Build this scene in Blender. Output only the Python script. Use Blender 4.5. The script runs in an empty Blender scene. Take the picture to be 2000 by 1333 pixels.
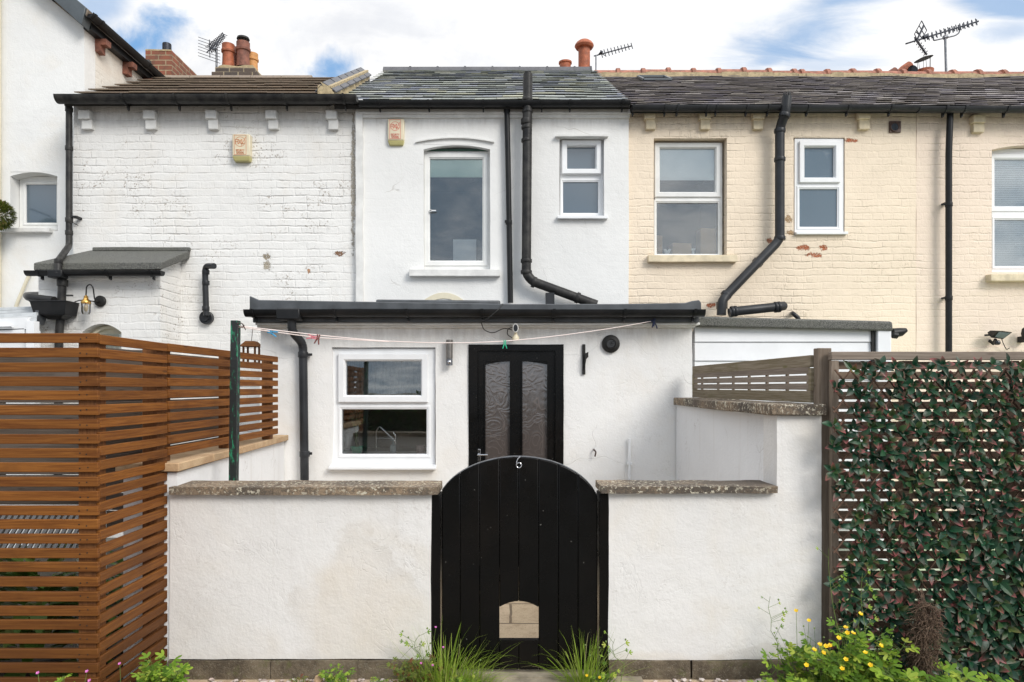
import bpy, bmesh, math, random
from mathutils import Vector, noise
RND = random.Random(11)
SC = bpy.context.scene
COL = SC.collection
F, EYE = 1333.3, 1.69
YF, YE, YM = 3.92, 6.2, 8.1            # boundary wall, rear extension, main terrace fronts (metres from the camera)
def PX(px, Y): return (px - 1000.0) * Y / F
def PZ(py, Y): return EYE + (755.0 - py) * Y / F
def P(px, py, Y): return Vector((PX(px, Y), Y, PZ(py, Y)))
rad = math.radians

# ------------------------------------------------------------------ materials
class NT:
    def __init__(s, name):
        s.m = bpy.data.materials.new(name); s.m.use_nodes = True
        s.t = s.m.node_tree; s.t.nodes.clear()
        s.out = s.t.nodes.new('ShaderNodeOutputMaterial')
        s.pos = s.nd('ShaderNodeNewGeometry').outputs['Position']
    def nd(s, typ, **kw):
        n = s.t.nodes.new(typ)
        for k, v in kw.items(): setattr(n, k, v)
        return n
    def link(s, a, b): s.t.links.new(a, b)
    def put(s, sock, v):
        if isinstance(v, bpy.types.NodeSocket): s.link(v, sock)
        else:
            if sock.type == 'RGBA' and len(v) == 3: v = (*v, 1)
            sock.default_value = v
    def math(s, op, a, b=0.0, c=None, clamp=False):
        n = s.nd('ShaderNodeMath', operation=op, use_clamp=clamp)
        s.put(n.inputs[0], a); s.put(n.inputs[1], b)
        if c is not None: s.put(n.inputs[2], c)
        return n.outputs[0]
    def mul(s, a, b): return s.math('MULTIPLY', a, b)
    def add(s, a, b): return s.math('ADD', a, b)
    def sub(s, a, b): return s.math('SUBTRACT', a, b)
    def ramp(s, v, a, b, lo=0.0, hi=1.0):            # smooth map range
        n = s.nd('ShaderNodeMapRange', interpolation_type='SMOOTHSTEP')
        s.put(n.inputs[0], v)
        for i, q in enumerate((a, b, lo, hi)): n.inputs[1 + i].default_value = q
        return n.outputs[0]
    def vscale(s, v, sc):
        n = s.nd('ShaderNodeVectorMath', operation='MULTIPLY')
        s.put(n.inputs[0], v); n.inputs[1].default_value = sc
        return n.outputs[0]
    def vscale_(s, v, f):
        n = s.nd('ShaderNodeVectorMath', operation='SCALE'); s.put(n.inputs[0], v); s.put(n.inputs['Scale'], f)
        return n.outputs[0]
    def vadd(s, a, b):
        n = s.nd('ShaderNodeVectorMath', operation='ADD')
        s.put(n.inputs[0], a); s.put(n.inputs[1], b)
        return n.outputs[0]
    def noise(s, scale, detail=4, rough=.55, vec=None, dist=0.0, color=False):
        n = s.nd('ShaderNodeTexNoise')
        s.put(n.inputs['Vector'], s.pos if vec is None else vec)
        n.inputs['Scale'].default_value = scale; n.inputs['Detail'].default_value = detail
        n.inputs['Roughness'].default_value = rough; n.inputs['Distortion'].default_value = dist
        return n.outputs['Color' if color else 'Fac']
    def voro(s, scale, vec=None, feature='F1', out='Distance'):
        n = s.nd('ShaderNodeTexVoronoi', feature=feature)
        s.put(n.inputs['Vector'], s.pos if vec is None else vec); n.inputs['Scale'].default_value = scale
        return n.outputs[out]
    def mix(s, fac, a, b, blend='MIX'):
        n = s.nd('ShaderNodeMix', data_type='RGBA', blend_type=blend, clamp_factor=True)
        s.put(n.inputs[0], fac); s.put(n.inputs[6], a); s.put(n.inputs[7], b)
        return n.outputs[2]
    def xyz(s, v=None):
        n = s.nd('ShaderNodeSeparateXYZ'); s.put(n.inputs[0], s.pos if v is None else v)
        return n.outputs
    def comb(s, x, y, z):
        n = s.nd('ShaderNodeCombineXYZ')
        for i, q in enumerate((x, y, z)): s.put(n.inputs[i], q)
        return n.outputs[0]
    def attr(s):
        n = s.nd('ShaderNodeAttribute', attribute_name='Col')
        q = s.nd('ShaderNodeSeparateColor'); s.link(n.outputs['Color'], q.inputs[0])
        return q.outputs
    def bump(s, h, strength=.5, dist=.01, normal=None):
        n = s.nd('ShaderNodeBump'); s.put(n.inputs['Height'], h)
        n.inputs['Strength'].default_value = strength; n.inputs['Distance'].default_value = dist
        if normal is not None: s.link(normal, n.inputs['Normal'])
        return n.outputs[0]
    def bsdf(s, col, rough=.6, metal=0.0, normal=None, **kw):
        n = s.nd('ShaderNodeBsdfPrincipled')
        s.put(n.inputs['Base Color'], col); s.put(n.inputs['Roughness'], rough); n.inputs['Metallic'].default_value = metal
        for k, v in kw.items(): s.put(n.inputs[k.replace('_', ' ')], v)
        if normal is not None: s.link(normal, n.inputs['Normal'])
        s.link(n.outputs[0], s.out.inputs[0])
        return n
    def spot(s, x, z, rx, rz, y0=None):             # ragged patch at a place on a wall
        X, Y, Z = s.xyz()
        a = s.math('DIVIDE', s.sub(X, x), rx); b = s.math('DIVIDE', s.sub(Z, z), rz)
        d = s.math('SQRT', s.add(s.mul(a, a), s.mul(b, b)))
        d = s.add(d, s.mul(s.sub(s.noise(24, 5, .8), .5), 3.0))
        return s.mul(s.ramp(d, .72, .86, 1, 0), s.ramp(s.noise(75, 3, .6), .34, .46))

def plain(name, col, rough=.55, metal=0.0, var=.12, vs=9.0, bump=.15, bs=120.0, col2=None, **kw):
    s = NT(name)
    f = s.ramp(s.noise(vs, 5, .6), .3, .7)
    c2 = col2 or tuple(max(0, c * (1 - 2.2 * var)) for c in col)
    c = s.mix(f, c2, col)
    nrm = s.bump(s.noise(bs, 3), bump, .004) if bump else None
    s.bsdf(c, rough, metal, nrm, **kw)
    return s.m

def painted_wall(name, base, brick=1.0, bw=.235, bh=.082, dirt=1.0, course=True, grime=(.30, .25, .20), patches=(), stains=(), soot=None, cracks=.0, warm=None, streaks=0.0, lum=.5):
    """White or cream masonry paint over brick or hand-made render."""
    s = NT(name)
    X, Y, Z = s.xyz()
    wob = s.vscale(s.noise(2.6, 4, .62, color=True), (.055,) * 3)
    wob2 = s.vscale(s.noise(22, 3, .6, color=True), (.016,) * 3)
    vec = s.vadd(s.vadd(s.comb(s.add(X, Y), Z, 0.0), wob), wob2)
    col = base
    low = s.noise(.9, 4, .6)
    col = s.mix(s.ramp(low, .35, .7), tuple(c * .93 for c in base), base)
    if warm: col = s.mix(s.mul(s.ramp(s.noise(1.7, 4, .6, dist=.6), .45, .75), .5), col, warm)
    h = s.mul(s.noise(2.2, 5, .6), .9)
    h = s.add(h, s.mul(s.noise(11, 5, .62), .40))
    h = s.add(h, s.mul(s.noise(60, 4, .65), .20))
    rid = s.math('ABSOLUTE', s.sub(s.noise(5.0, 4, .6, dist=1.2), .5))
    h = s.sub(h, s.mul(s.ramp(rid, 0, .02, 1, 0), s.mul(s.ramp(s.noise(2.0, 2), .5, .6), .09)))
    if brick > 0:
        b = s.nd('ShaderNodeTexBrick', offset=.5, offset_frequency=2, squash=.52, squash_frequency=3)
        s.link(vec, b.inputs['Vector'])
        b.inputs['Scale'].default_value = 1.0; b.inputs['Mortar Size'].default_value = .011
        b.inputs['Mortar Smooth'].default_value = .75; b.inputs['Bias'].default_value = 0
        b.inputs['Brick Width'].default_value = bw; b.inputs['Row Height'].default_value = bh
        b.inputs['Color1'].default_value = (.2, .2, .2, 1); b.inputs['Color2'].default_value = (.8, .8, .8, 1)
        vz = s.xyz(vec)[1]
        fr = s.math('ABSOLUTE', s.sub(s.math('FRACT', s.add(s.math('DIVIDE', vz, bh), .5)), .5))
        hl = s.ramp(fr, .03, .16, 1, 0)
        mort = s.math('MAXIMUM', s.mul(b.outputs['Fac'], .40), s.mul(hl, .85))
        amt = s.mul(s.ramp(s.noise(1.1, 4, .7), .40, .66, .10, 1.0), s.ramp(s.noise(9, 4, .7), .34, .62, .25, 1.0))
        h = s.sub(h, s.mul(s.mul(mort, amt), .62 * brick))
        q = s.nd('ShaderNodeSeparateColor'); s.link(b.outputs['Color'], q.inputs[0])
        h = s.add(h, s.mul(q.outputs[0], .10 * brick))
        col = s.mix(s.mul(q.outputs[0], .06 * brick), col, tuple(c * .82 for c in base))
        # hairline gaps along the joints, only here and there
        line = s.ramp(s.math('MAXIMUM', s.ramp(fr, .0, .055, 1, 0), s.ramp(b.outputs['Fac'], .7, 1.0, 0, .6)), .45, .9)
        here = s.ramp(s.noise(7, 5, .75), .50, .66)
        col = s.mix(s.mul(s.mul(line, here), .50 * dirt), col, grime)
        # general soft dirt in the joints
        col = s.mix(s.mul(s.mul(mort, amt), .07 * dirt), col, grime)
    # flaked specks in clusters
    clus = s.mul(s.ramp(s.noise(1.1, 3, .6), .44, .60), s.ramp(s.noise(5.5, 3, .6), .48, .62))
    spk = s.ramp(s.noise(38, 5, .75), .54, .61)
    col = s.mix(s.mul(s.mul(clus, spk), .75 * dirt), col, grime)
    if streaks:
        st = s.ramp(s.noise(1.0, 5, .7, vec=s.comb(s.mul(s.add(X, Y), 14.0), 0.0, s.mul(Z, .7))), .52, .8)
        col = s.mix(s.mul(st, .22 * streaks), col, (.42, .36, .28))
    for (z, k) in (soot or ()):                       # grime washed down from an eave
        g = s.mul(s.ramp(Z, z - .38, z, 0, 1), s.ramp(s.noise(3, 5, .7, vec=s.comb(s.mul(X, 4.0), 0.0, s.mul(Z, .8))), .3, .75))
        col = s.mix(s.mul(g, k), col, (.25, .21, .17))
    if cracks:
        v = s.nd('ShaderNodeTexVoronoi', feature='DISTANCE_TO_EDGE')
        s.link(s.vadd(s.pos, s.vscale(s.noise(1.6, 3, .5, color=True), (.6,) * 3)), v.inputs['Vector']); v.inputs['Scale'].default_value = 1.3
        cr = s.mul(s.ramp(v.outputs[0], .0, .005, 1, 0), s.ramp(s.noise(1.4, 2), .54, .62))
        col = s.mix(s.mul(cr, cracks), col, (.35, .31, .26)); h = s.sub(h, s.mul(cr, .2))
    for (x, z, rx, rz, k) in stains:
        X_, Y_, Z_ = s.xyz(); a_ = s.math('DIVIDE', s.sub(X_, x), rx); b_ = s.math('DIVIDE', s.sub(Z_, z), rz)
        d_ = s.add(s.math('SQRT', s.add(s.mul(a_, a_), s.mul(b_, b_))), s.mul(s.sub(s.noise(3.2, 5, .65), .5), 1.5))
        ed_ = s.mul(s.mul(s.ramp(d_, .70, 1.0, 0, 1), s.ramp(d_, 1.0, 1.10, 1, 0)), s.ramp(s.noise(2.0, 3), .42, .60))
        col = s.mix(s.mul(s.ramp(d_, .55, 1.10, 1, 0), k * .75), col, (.60, .51, .39)); col = s.mix(s.mul(ed_, k * .5), col, (.42, .36, .28))
    for (x, z, rx, rz, pc) in patches:
        m = s.spot(x, z, rx, rz); col = s.mix(m, col, pc); h = s.sub(h, s.mul(m, .25))
    s.bsdf(col, .72, 0, s.bump(h, 1.0, .010 + .006 * brick), Specular_IOR_Level=.25)
    return s.m

RED = (.40, .13, .06)
def xz(px, py, Y): return PX(px, Y), PZ(py, Y)
MAT = {}
MAT['white_brick'] = painted_wall('white painted brick', (.81, .80, .775), 1.0, .285, .0905, 1.35, patches=[
    (*xz(521, 500, YM), .045, .05, (.30, .25, .18)), (*xz(521, 520, YM), .05, .06, (.38, .33, .25)), (*xz(663, 496, YM), .07, .035, (.22, .12, .07)),
    (*xz(603, 530, YM), .03, .03, (.45, .25, .14)), (*xz(690, 350, YM), .03, .9, (.45, .40, .33))], soot=[(PZ(215, YM), .35)], warm=(.74, .70, .64))
MAT['tall_render'] = painted_wall('white painted render over brick', (.80, .80, .785), .14, .30, .31, .12, warm=(.76, .72, .65))
MAT['tall_side'] = painted_wall('stained white side wall', (.78, .74, .67), .35, .24, .082, .8, warm=(.66, .56, .46), streaks=1.4)
MAT['centre_render'] = painted_wall('white smooth render', (.80, .797, .78), .09, .24, .082, .05, soot=[(PZ(210, YM), .55)], streaks=.25, cracks=.35)
MAT['ext_render'] = painted_wall('white hand-made render', (.84, .832, .815), 0, dirt=.2, warm=(.76, .72, .66), streaks=.35, cracks=.10, soot=[(PZ(628, YE), .4)])
MAT['yard_render'] = painted_wall('white masonry paint on rough render', (.765, .745, .72), 0, dirt=.3, warm=(.68, .62, .53), streaks=.8, cracks=0, stains=[(PX(690, YF), PZ(1215, YF), .36, .50, .40), (PX(1560, YF), PZ(1300, YF), .5, .12, .3), (PX(1260, YF), PZ(1295, YF), .5, .08, .35)])
MAT['side_render'] = painted_wall('white paint on streaked side wall', (.86, .865, .875), 0, dirt=.9, streaks=1.1, cracks=.35)
MAT['cream_brick'] = painted_wall('cream painted brick', (.835, .71, .56), 1.0, .232, .0822, .6, grime=(.34, .26, .16), patches=[
    (*xz(1662, 274, YM), .085, .03, RED), (*xz(1505, 470, YM), .05, .035, (.33, .14, .08)), (*xz(1570, 484, YM), .09, .038, RED),
    (*xz(1608, 484, YM), .06, .038, RED), (*xz(1592, 498, YM), .11, .034, RED), (*xz(1388, 596, YM), .07, .03, RED),
    (*xz(1540, 428, YM), .05, .05, (.42, .28, .16)), (*xz(1544, 455, YM), .06, .03, (.42, .28, .16)), (*xz(1420, 505, YM), .05, .05, (.5, .36, .26))], soot=[(PZ(222, YM), .3)], warm=(.84, .72, .57))
MAT['peach_brick'] = painted_wall('peach cream painted brick', (.835, .70, .575), .9, .232, .0822, .5, grime=(.36, .27, .18), warm=(.80, .68, .54), soot=[(PZ(222, YM), .25)])
MAT['white_cement'] = plain('white painted stone', (.77, .765, .74), .7, 0, .08, 6, .5, 40)
MAT['cream_cement'] = plain('cream painted stone', (.76, .65, .46), .7, 0, .14, 8, .5, 40)
MAT['cream_white'] = plain('old cream gloss paint', (.74, .68, .52), .5, 0, .05)
MAT['upvc'] = plain('white plastic frame', (.83, .84, .85), .28, 0, .03, 5, .03, 60)
MAT['upvc_warm'] = plain('aged white plastic frame', (.80, .80, .78), .32, 0, .05, 5, .03, 60)
MAT['black_plastic'] = plain('black plastic', (.010, .011, .012), .38, 0, .3, 6, .12, 50, col2=(.018, .018, .019), Specular_IOR_Level=.22)
MAT['worn_black'] = plain('weathered black pipe paint', (.012, .012, .013), .45, 0, .3, 9, .5, 60, col2=(.045, .043, .040), Specular_IOR_Level=.25)
MAT['grey_pipe'] = plain('dark grey plastic pipe', (.032, .034, .038), .4, 0, .2, 6, .1, 50, Specular_IOR_Level=.3)
MAT['lead'] = plain('grey rubber roof edge', (.085, .092, .10), .45, 0, .2, 5, .25, 30)
MAT['slate_grey_trim'] = plain('grey plastic verge', (.085, .10, .11), .4, 0, .12, 5, .1, 30)
MAT['terracotta'] = plain('orange terracotta', (.46, .135, .06), .65, 0, .22, 12, .4, 60)
MAT['terracotta_dark'] = plain('sooty terracotta', (.26, .10, .065), .7, 0, .25, 12, .4, 60)
MAT['terracotta_tan'] = plain('tan terracotta', (.62, .30, .10), .65, 0, .15, 12, .4, 60)
MAT['ridge_red'] = plain('red ridge tile', (.42, .17, .11), .75, 0, .25, 14, .5, 60)
MAT['mortar'] = plain('yellow mortar', (.50, .40, .24), .9, 0, .18, 18, .8, 60)
MAT['dark_tile'] = plain('dark grey smooth tile', (.085, .085, .095), .5, 0, .15, 10, .3, 60)
MAT['metal_grey'] = plain('galvanised metal', (.24, .25, .27), .45, .7, .2, 20, .2)
MAT['metal_dark'] = plain('dark weathered aluminium', (.06, .065, .08), .5, .5, .2, 20, .2)
MAT['steel'] = plain('brushed steel', (.26, .24, .22), .38, .9, .1, 20, .1)
MAT['chrome'] = plain('chrome', (.6, .6, .62), .12, 1.0, .05, 20, 0)
MAT['brass'] = plain('brass', (.72, .42, .12), .3, .9, .12, 20, .1)
MAT['iron'] = plain('dark iron', (.02, .019, .018), .55, .3, .2, 20, .3)
MAT['alarm_cream'] = plain('yellowed alarm plastic', (.74, .66, .48), .4, 0, .05, 6, .05)
MAT['alarm_base'] = plain('yellow green alarm plastic', (.55, .50, .22), .4, 0, .05, 6, .05)
MAT['print_orange'] = plain('faded orange print', (.66, .22, .08), .6, 0, .1, 30, 0)
MAT['print_red'] = plain('faded red print', (.70, .14, .10), .6, 0, .1, 30, 0)
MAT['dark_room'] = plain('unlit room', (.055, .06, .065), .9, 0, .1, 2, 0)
MAT['kitchen_room'] = plain('kitchen wall', (.34, .34, .31), .8, 0, .1, 2, 0)
MAT['blind_white'] = plain('white roller blind', (.90, .93, .93), .8, 0, .03, 3, 0)
MAT['blind_green'] = plain('pale green blind', (.60, .76, .65), .8, 0, .03, 3, 0)
MAT['card'] = plain('cardboard', (.46, .29, .15), .85, 0, .08, 6, .1)
MAT['paper'] = plain('white card', (.75, .76, .76), .7, 0, .03, 6, 0)
MAT['vent_brown'] = plain('brown vent plastic', (.10, .05, .035), .5, 0, .2, 30, .1)
MAT['cctv_white'] = plain('white camera shell', (.78, .77, .74), .3, 0, .04, 6, 0)
MAT['lens_black'] = plain('black lens', (.008, .008, .01), .08, 0, .1, 6, 0)
MAT['line_pink'] = plain('pale pink plastic line', (.80, .68, .64), .45, 0, .05, 6, 0)
MAT['wire'] = plain('rusty wire', (.10, .06, .05), .6, .3, .2, 30, .1)
for k, c in dict(peg_blue=(.02, .33, .62), peg_pink=(.85, .25, .30), peg_red=(.20, .05, .04), peg_green=(.03, .50, .27)).items():
    MAT[k] = plain(k.replace('_', ' ') + ' plastic', c, .35, 0, .1, 40, 0)
MAT['navy_cord'] = plain('navy cord', (.03, .04, .09), .8, 0, .1, 40, 0)
MAT['pot_green'] = plain('green glazed pot', (.10, .42, .26), .25, 0, .1, 10, 0)
MAT['pot_pink'] = plain('pink speckled pot', (.50, .36, .34), .5, 0, .2, 90, 0)
MAT['soap'] = plain('clear grey soap bottle', (.30, .36, .38), .1, 0, .05, 10, 0)
MAT['leaf_dull'] = plain('dark houseplant leaf', (.05, .10, .03), .5, 0, .3, 30, 0)
MAT['twig'] = plain('brown twig', (.17, .095, .06), .8, 0, .25, 40, .3)
MAT['root'] = plain('dry tangled root', (.165, .105, .068), .9, 0, .3, 60, .3)
MAT['cladding'] = plain('white plastic cladding', (.80, .81, .83), .4, 0, .03, 5, .05, 30)
MAT['polycarb'] = plain('pale grey corrugated plastic', (.55, .57, .58), .35, 0, .1, 8, .1)
MAT['concrete'] = plain('pale concrete', (.40, .34, .25), .9, 0, .22, 7, .7, 70)
def m_yard():
    s = NT('sandy yard slabs'); X, Y, Z = s.xyz()
    b = s.nd('ShaderNodeTexBrick'); s.link(s.vadd(s.comb(X, Y, 0.0), s.vscale(s.noise(6, 3, color=True), (.02,) * 3)), b.inputs['Vector'])
    b.inputs['Scale'].default_value = 1; b.inputs['Brick Width'].default_value = .62; b.inputs['Row Height'].default_value = .44; b.inputs['Mortar Size'].default_value = .010
    b.inputs['Color1'].default_value = (.50, .39, .26, 1); b.inputs['Color2'].default_value = (.58, .46, .32, 1); b.inputs['Mortar'].default_value = (.16, .12, .08, 1)
    c = s.mix(s.mul(s.ramp(s.noise(11, 5, .7), .42, .68), .5), b.outputs['Color'], (.30, .21, .13))
    c = s.mix(s.mul(s.ramp(s.noise(80, 3, .7), .56, .62), .5), c, (.20, .14, .09))
    s.bsdf(c, .9, 0, s.bump(s.sub(s.noise(50, 4), b.outputs['Fac']), .5, .006)); return s.m
MAT['yard'] = m_yard()
MAT['lawn'] = plain('worn lawn and pale gravel', (.55, .56, .50), .9, 0, .3, 1.6, .8, 90, col2=(.22, .34, .12))
MAT['soil'] = plain('dark planted soil', (.05, .04, .025), .9, 0, .3, 8, .8, 60)
MAT['lounger'] = plain('grey woven seat', (.20, .20, .20), .7, 0, .1, 60, .3)

def m_felt():
    s = NT('mineral roofing felt')
    c = s.mix(s.ramp(s.noise(160, 2, .8), .42, .60), (.045, .045, .043), (.20, .20, .18))
    c = s.mix(s.ramp(s.noise(3, 4), .4, .7), c, s.mix(.5, c, (.12, .12, .10)))
    s.bsdf(c, .9, 0, s.bump(s.noise(140, 3, .7), .8, .006)); return s.m
MAT['felt'] = m_felt()
def m_roof(name, cols, moss=.4):
    s = NT(name); a = s.attr()
    r = s.nd('ShaderNodeValToRGB'); s.link(a[0], r.inputs[0]); e = r.color_ramp.elements
    e[0].position = 0; e[0].color = (*cols[0], 1); e[1].position = 1; e[1].color = (*cols[-1], 1)
    for i, c in enumerate(cols[1:-1]):
        k = e.new((i + 1) / (len(cols) - 1)); k.color = (*c, 1)
    c = s.mix(s.mul(s.ramp(s.noise(14, 5, .7), .45, .75), .5), r.outputs[0], (.13, .13, .12))
    c = s.mix(s.mul(s.ramp(s.noise(2.3, 5, .7), .5, .75), moss), c, (.15, .15, .07))
    s.bsdf(c, s.ramp(s.noise(5, 3), .3, .7, .6, .85), 0, s.bump(s.noise(45, 4, .7), .5, .006), Specular_IOR_Level=.18); return s.m
MAT['slate'] = m_roof('grey green slate', [(.23, .25, .27), (.36, .38, .33), (.28, .30, .36), (.46, .46, .36)], .30)
MAT['slate_purple'] = m_roof('weathered purple brown slate', [(.22, .20, .20), (.32, .29, .265), (.26, .24, .27), (.40, .365, .33)], .2)
MAT['brown_tile'] = m_roof('brown concrete tile', [(.25, .20, .16), (.31, .25, .20), (.28, .23, .18), (.35, .28, .22)], .2)
def m_chim(name, c1, c2, mort):
    s = NT(name); X, Y, Z = s.xyz()
    b = s.nd('ShaderNodeTexBrick'); s.link(s.comb(s.add(X, Y), Z, 0.0), b.inputs['Vector'])
    b.inputs['Scale'].default_value = 1; b.inputs['Brick Width'].default_value = .225; b.inputs['Row Height'].default_value = .078
    b.inputs['Mortar Size'].default_value = .009; b.inputs['Mortar Smooth'].default_value = .2
    for k, v in (('Color1', c1), ('Color2', c2), ('Mortar', mort)): b.inputs[k].default_value = (*v, 1)
    c = s.mix(s.mul(s.ramp(s.noise(9, 5, .7), .45, .7), .6), b.outputs['Color'], (.09, .065, .05))
    s.bsdf(c, .85, 0, s.bump(s.sub(s.mul(s.noise(60, 4), .5), b.outputs['Fac']), .6, .01)); return s.m
MAT['red_brick'] = m_chim('red chimney brick', (.30, .095, .055), (.20, .08, .05), (.35, .27, .17))
MAT['dark_brick'] = m_chim('dark chimney brick', (.10, .075, .06), (.07, .06, .055), (.38, .31, .20))
def m_wood(name, c1, c2, ck, rough=.55, scale=(3, 3, 90), var=.65, damp=None, lower_z=(0, 0)):
    s = NT(name); a = s.attr()
    v = s.vadd(s.vscale(s.pos, scale), s.comb(s.mul(a[0], 37.0), s.mul(a[0], 91.0), 0.0))
    g = s.noise(1.0, 5, .65, vec=v, dist=.8)
    c = s.mix(s.ramp(g, .3, .7), c1, c2)
    c = s.mix(s.mul(a[0], var), c, s.mix(.5, c, ck))
    big = s.noise(2.6, 4, .7)
    c = s.mix(s.mul(s.ramp(big, .5, .75), .35), c, ck)
    kn = s.voro(1.0, vec=s.vadd(s.vscale(s.pos, (2.6, 2.6, 11)), s.comb(s.mul(a[0], 17.0), s.mul(a[0], 5.0), 0.0)))
    c = s.mix(s.mul(s.ramp(kn, .05, .11, 1, 0), .7), c, ck)
    if damp:                                          # boards mixed to a darker brown towards the bottom, edge broken by noise
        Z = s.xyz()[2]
        c = s.mix(s.mul(s.ramp(s.add(Z, s.mul(s.noise(3, 4), .5)), lower_z[0], lower_z[1], 1, 0), .8), c, damp)
    s.bsdf(c, rough, 0, s.bump(g, .35, .006), Specular_IOR_Level=.18); return s.m
MAT['stained_wood'] = m_wood('orange brown stained softwood', (.130, .041, .008), (.27, .102, .020), (.055, .020, .007), .6, damp=(.075, .028, .008), lower_z=(.3, 1.3))
MAT['post_wood'] = m_wood('dark stained post', (.14, .055, .02), (.24, .10, .035), (.07, .035, .02), .6, (60, 60, 3))
MAT['grey_wood'] = m_wood('weathered grey brown timber', (.20, .16, .125), (.33, .275, .225), (.13, .10, .08), .8)
MAT['grey_wood_v'] = m_wood('weathered grey brown post', (.17, .13, .095), (.29, .235, .185), (.11, .085, .065), .8, (60, 60, 3))
MAT['dark_slat'] = m_wood('brown fence slat', (.17, .12, .085), (.28, .21, .155), (.10, .07, .05), .8)
MAT['shed_board'] = m_wood('dark weathered shed boards', (.085, .066, .052), (.15, .12, .10), (.05, .04, .03), .85)
MAT['moss_wood'] = m_wood('mossy grey lattice wood', (.17, .135, .085), (.30, .25, .19), (.13, .12, .04), .85)
MAT['green_post'] = None
def m_green_post():
    s = NT('flaking green and black post paint')
    c = s.mix(s.ramp(s.noise(30, 5, .75, vec=s.vscale(s.pos, (1.6, 1.6, .35))), .54, .60), (.012, .016, .016), (.015, .20, .10))
    s.bsdf(c, .5, 0, s.bump(s.noise(60, 4), .5, .006)); return s.m
MAT['green_post'] = m_green_post()
def m_black_gate():
    s = NT('glossy black gate paint')
    f = s.ramp(s.noise(2.0, 5, .6), .4, .75)
    c = s.mix(f, (.0035, .0035, .0035), (.007, .0055, .0045))
    d = s.voro(16.0, vec=s.vadd(s.pos, s.vscale(s.noise(30, 2, color=True), (.02,) * 3)))
    sp = s.mul(s.ramp(d, .045, .07, 1, 0), s.ramp(s.noise(4.5, 2), .50, .58))
    c = s.mix(s.mul(sp, .5), c, (.22, .21, .19))
    g = s.noise(1.0, 4, .6, vec=s.vscale(s.pos, (120, 120, 5)))
    s.bsdf(c, s.ramp(s.noise(6, 4), .3, .7, .20, .34), 0, s.bump(s.add(s.mul(g, .5), s.mul(s.noise(60, 3), .3)), .25, .004), Specular_IOR_Level=.19); return s.m
MAT['gate_black'] = m_black_gate()
def m_coping():
    s = NT('lichened concrete coping')
    c = s.mix(s.ramp(s.noise(2.2, 4), .38, .62), (.30, .22, .145), (.115, .09, .068))
    sp = s.ramp(s.noise(60, 4, .8), .46, .55)
    c = s.mix(s.mul(sp, .6), c, (.055, .050, .045))
    li = s.mul(s.ramp(s.noise(42, 3, .7), .55, .60), s.ramp(s.noise(2.6, 3), .34, .52))
    c = s.mix(s.mul(li, .9), c, (.60, .55, .43))
    s.bsdf(c, .92, 0, s.bump(s.noise(90, 4, .75), .9, .008)); return s.m
MAT['coping'] = m_coping()
def m_plinth():
    s = NT('damp mossy concrete plinth')
    c = s.mix(s.ramp(s.noise(5, 5, .7), .35, .65), (.085, .064, .042), (.19, .15, .10))
    c = s.mix(s.mul(s.ramp(s.noise(9, 5, .7), .55, .7), .6), c, (.11, .12, .03))
    c = s.mix(s.mul(s.ramp(s.noise(90, 4, .8), .56, .62), .5), c, (.30, .27, .21))
    s.bsdf(c, .9, 0, s.bump(s.noise(80, 4, .75), .9, .008)); return s.m
MAT['plinth'] = m_plinth()
def m_sand():
    s = NT('new sandstone coping')
    c = s.mix(s.ramp(s.noise(5, 5, .7), .35, .65), (.44, .285, .16), (.56, .40, .24))
    c = s.mix(s.mul(s.ramp(s.noise(70, 4, .7), .55, .65), .3), c, (.30, .19, .10))
    s.bsdf(c, .9, 0, s.bump(s.noise(90, 4, .7), .6, .006)); return s.m
MAT['sandstone'] = m_sand()
def m_ground():
    s = NT('stony back lane')
    v = s.voro(38.0, out='Color'); q = s.xyz(v)
    c = s.mix(q[0], (.12, .10, .08), (.34, .30, .26))
    c = s.mix(s.ramp(s.noise(.7, 4), .45, .6), c, (.15, .14, .115))
    s.bsdf(c, .9, 0, s.bump(s.math('MULTIPLY', s.voro(38.0), -1.0), .8, .02)); return s.m
MAT['ground'] = m_ground()
def m_pebble():
    s = NT('pink and white pebble'); a = s.attr()
    r = s.nd('ShaderNodeValToRGB'); s.link(a[0], r.inputs[0]); e = r.color_ramp.elements
    e[0].color = (.60, .55, .52, 1); e[1].color = (.30, .22, .19, 1)
    for p_, c_ in ((.3, (.66, .56, .52)), (.6, (.50, .38, .33)), (.8, (.70, .67, .64))):
        k = e.new(p_); k.color = (*c_, 1)
    s.bsdf(s.mix(s.mul(s.noise(60, 3), .4), r.outputs[0], (.35, .27, .2)), .7); return s.m
MAT['pebble'] = m_pebble()
def m_leaf(name, stops, tip=None, tipc=None, rough=.45, trans=.25):
    s = NT(name); a = s.attr()
    r = s.nd('ShaderNodeValToRGB'); s.link(a[0], r.inputs[0]); e = r.color_ramp.elements
    e[0].position = stops[0][0]; e[0].color = (*stops[0][1], 1); e[1].position = stops[-1][0]; e[1].color = (*stops[-1][1], 1)
    for p_, c_ in stops[1:-1]:
        k = e.new(p_); k.color = (*c_, 1)
    c = r.outputs[0]
    if tip: c = s.mix(s.mul(s.ramp(a[1], tip[0], tip[1]), a[2]), c, tipc)
    c = s.mix(s.mul(s.noise(55, 3), .35), c, tuple(q * .6 for q in stops[0][1]))
    b = s.bsdf(c, rough, 0, s.bump(s.noise(90, 3), .3, .003), Specular_IOR_Level=.22)
    t = s.nd('ShaderNodeBsdfTranslucent'); s.put(t.inputs[0], c)
    m = s.nd('ShaderNodeMixShader'); m.inputs[0].default_value = trans
    s.link(b.outputs[0], m.inputs[1]); s.link(t.outputs[0], m.inputs[2]); s.link(m.outputs[0], s.out.inputs[0])
    return s.m
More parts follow.
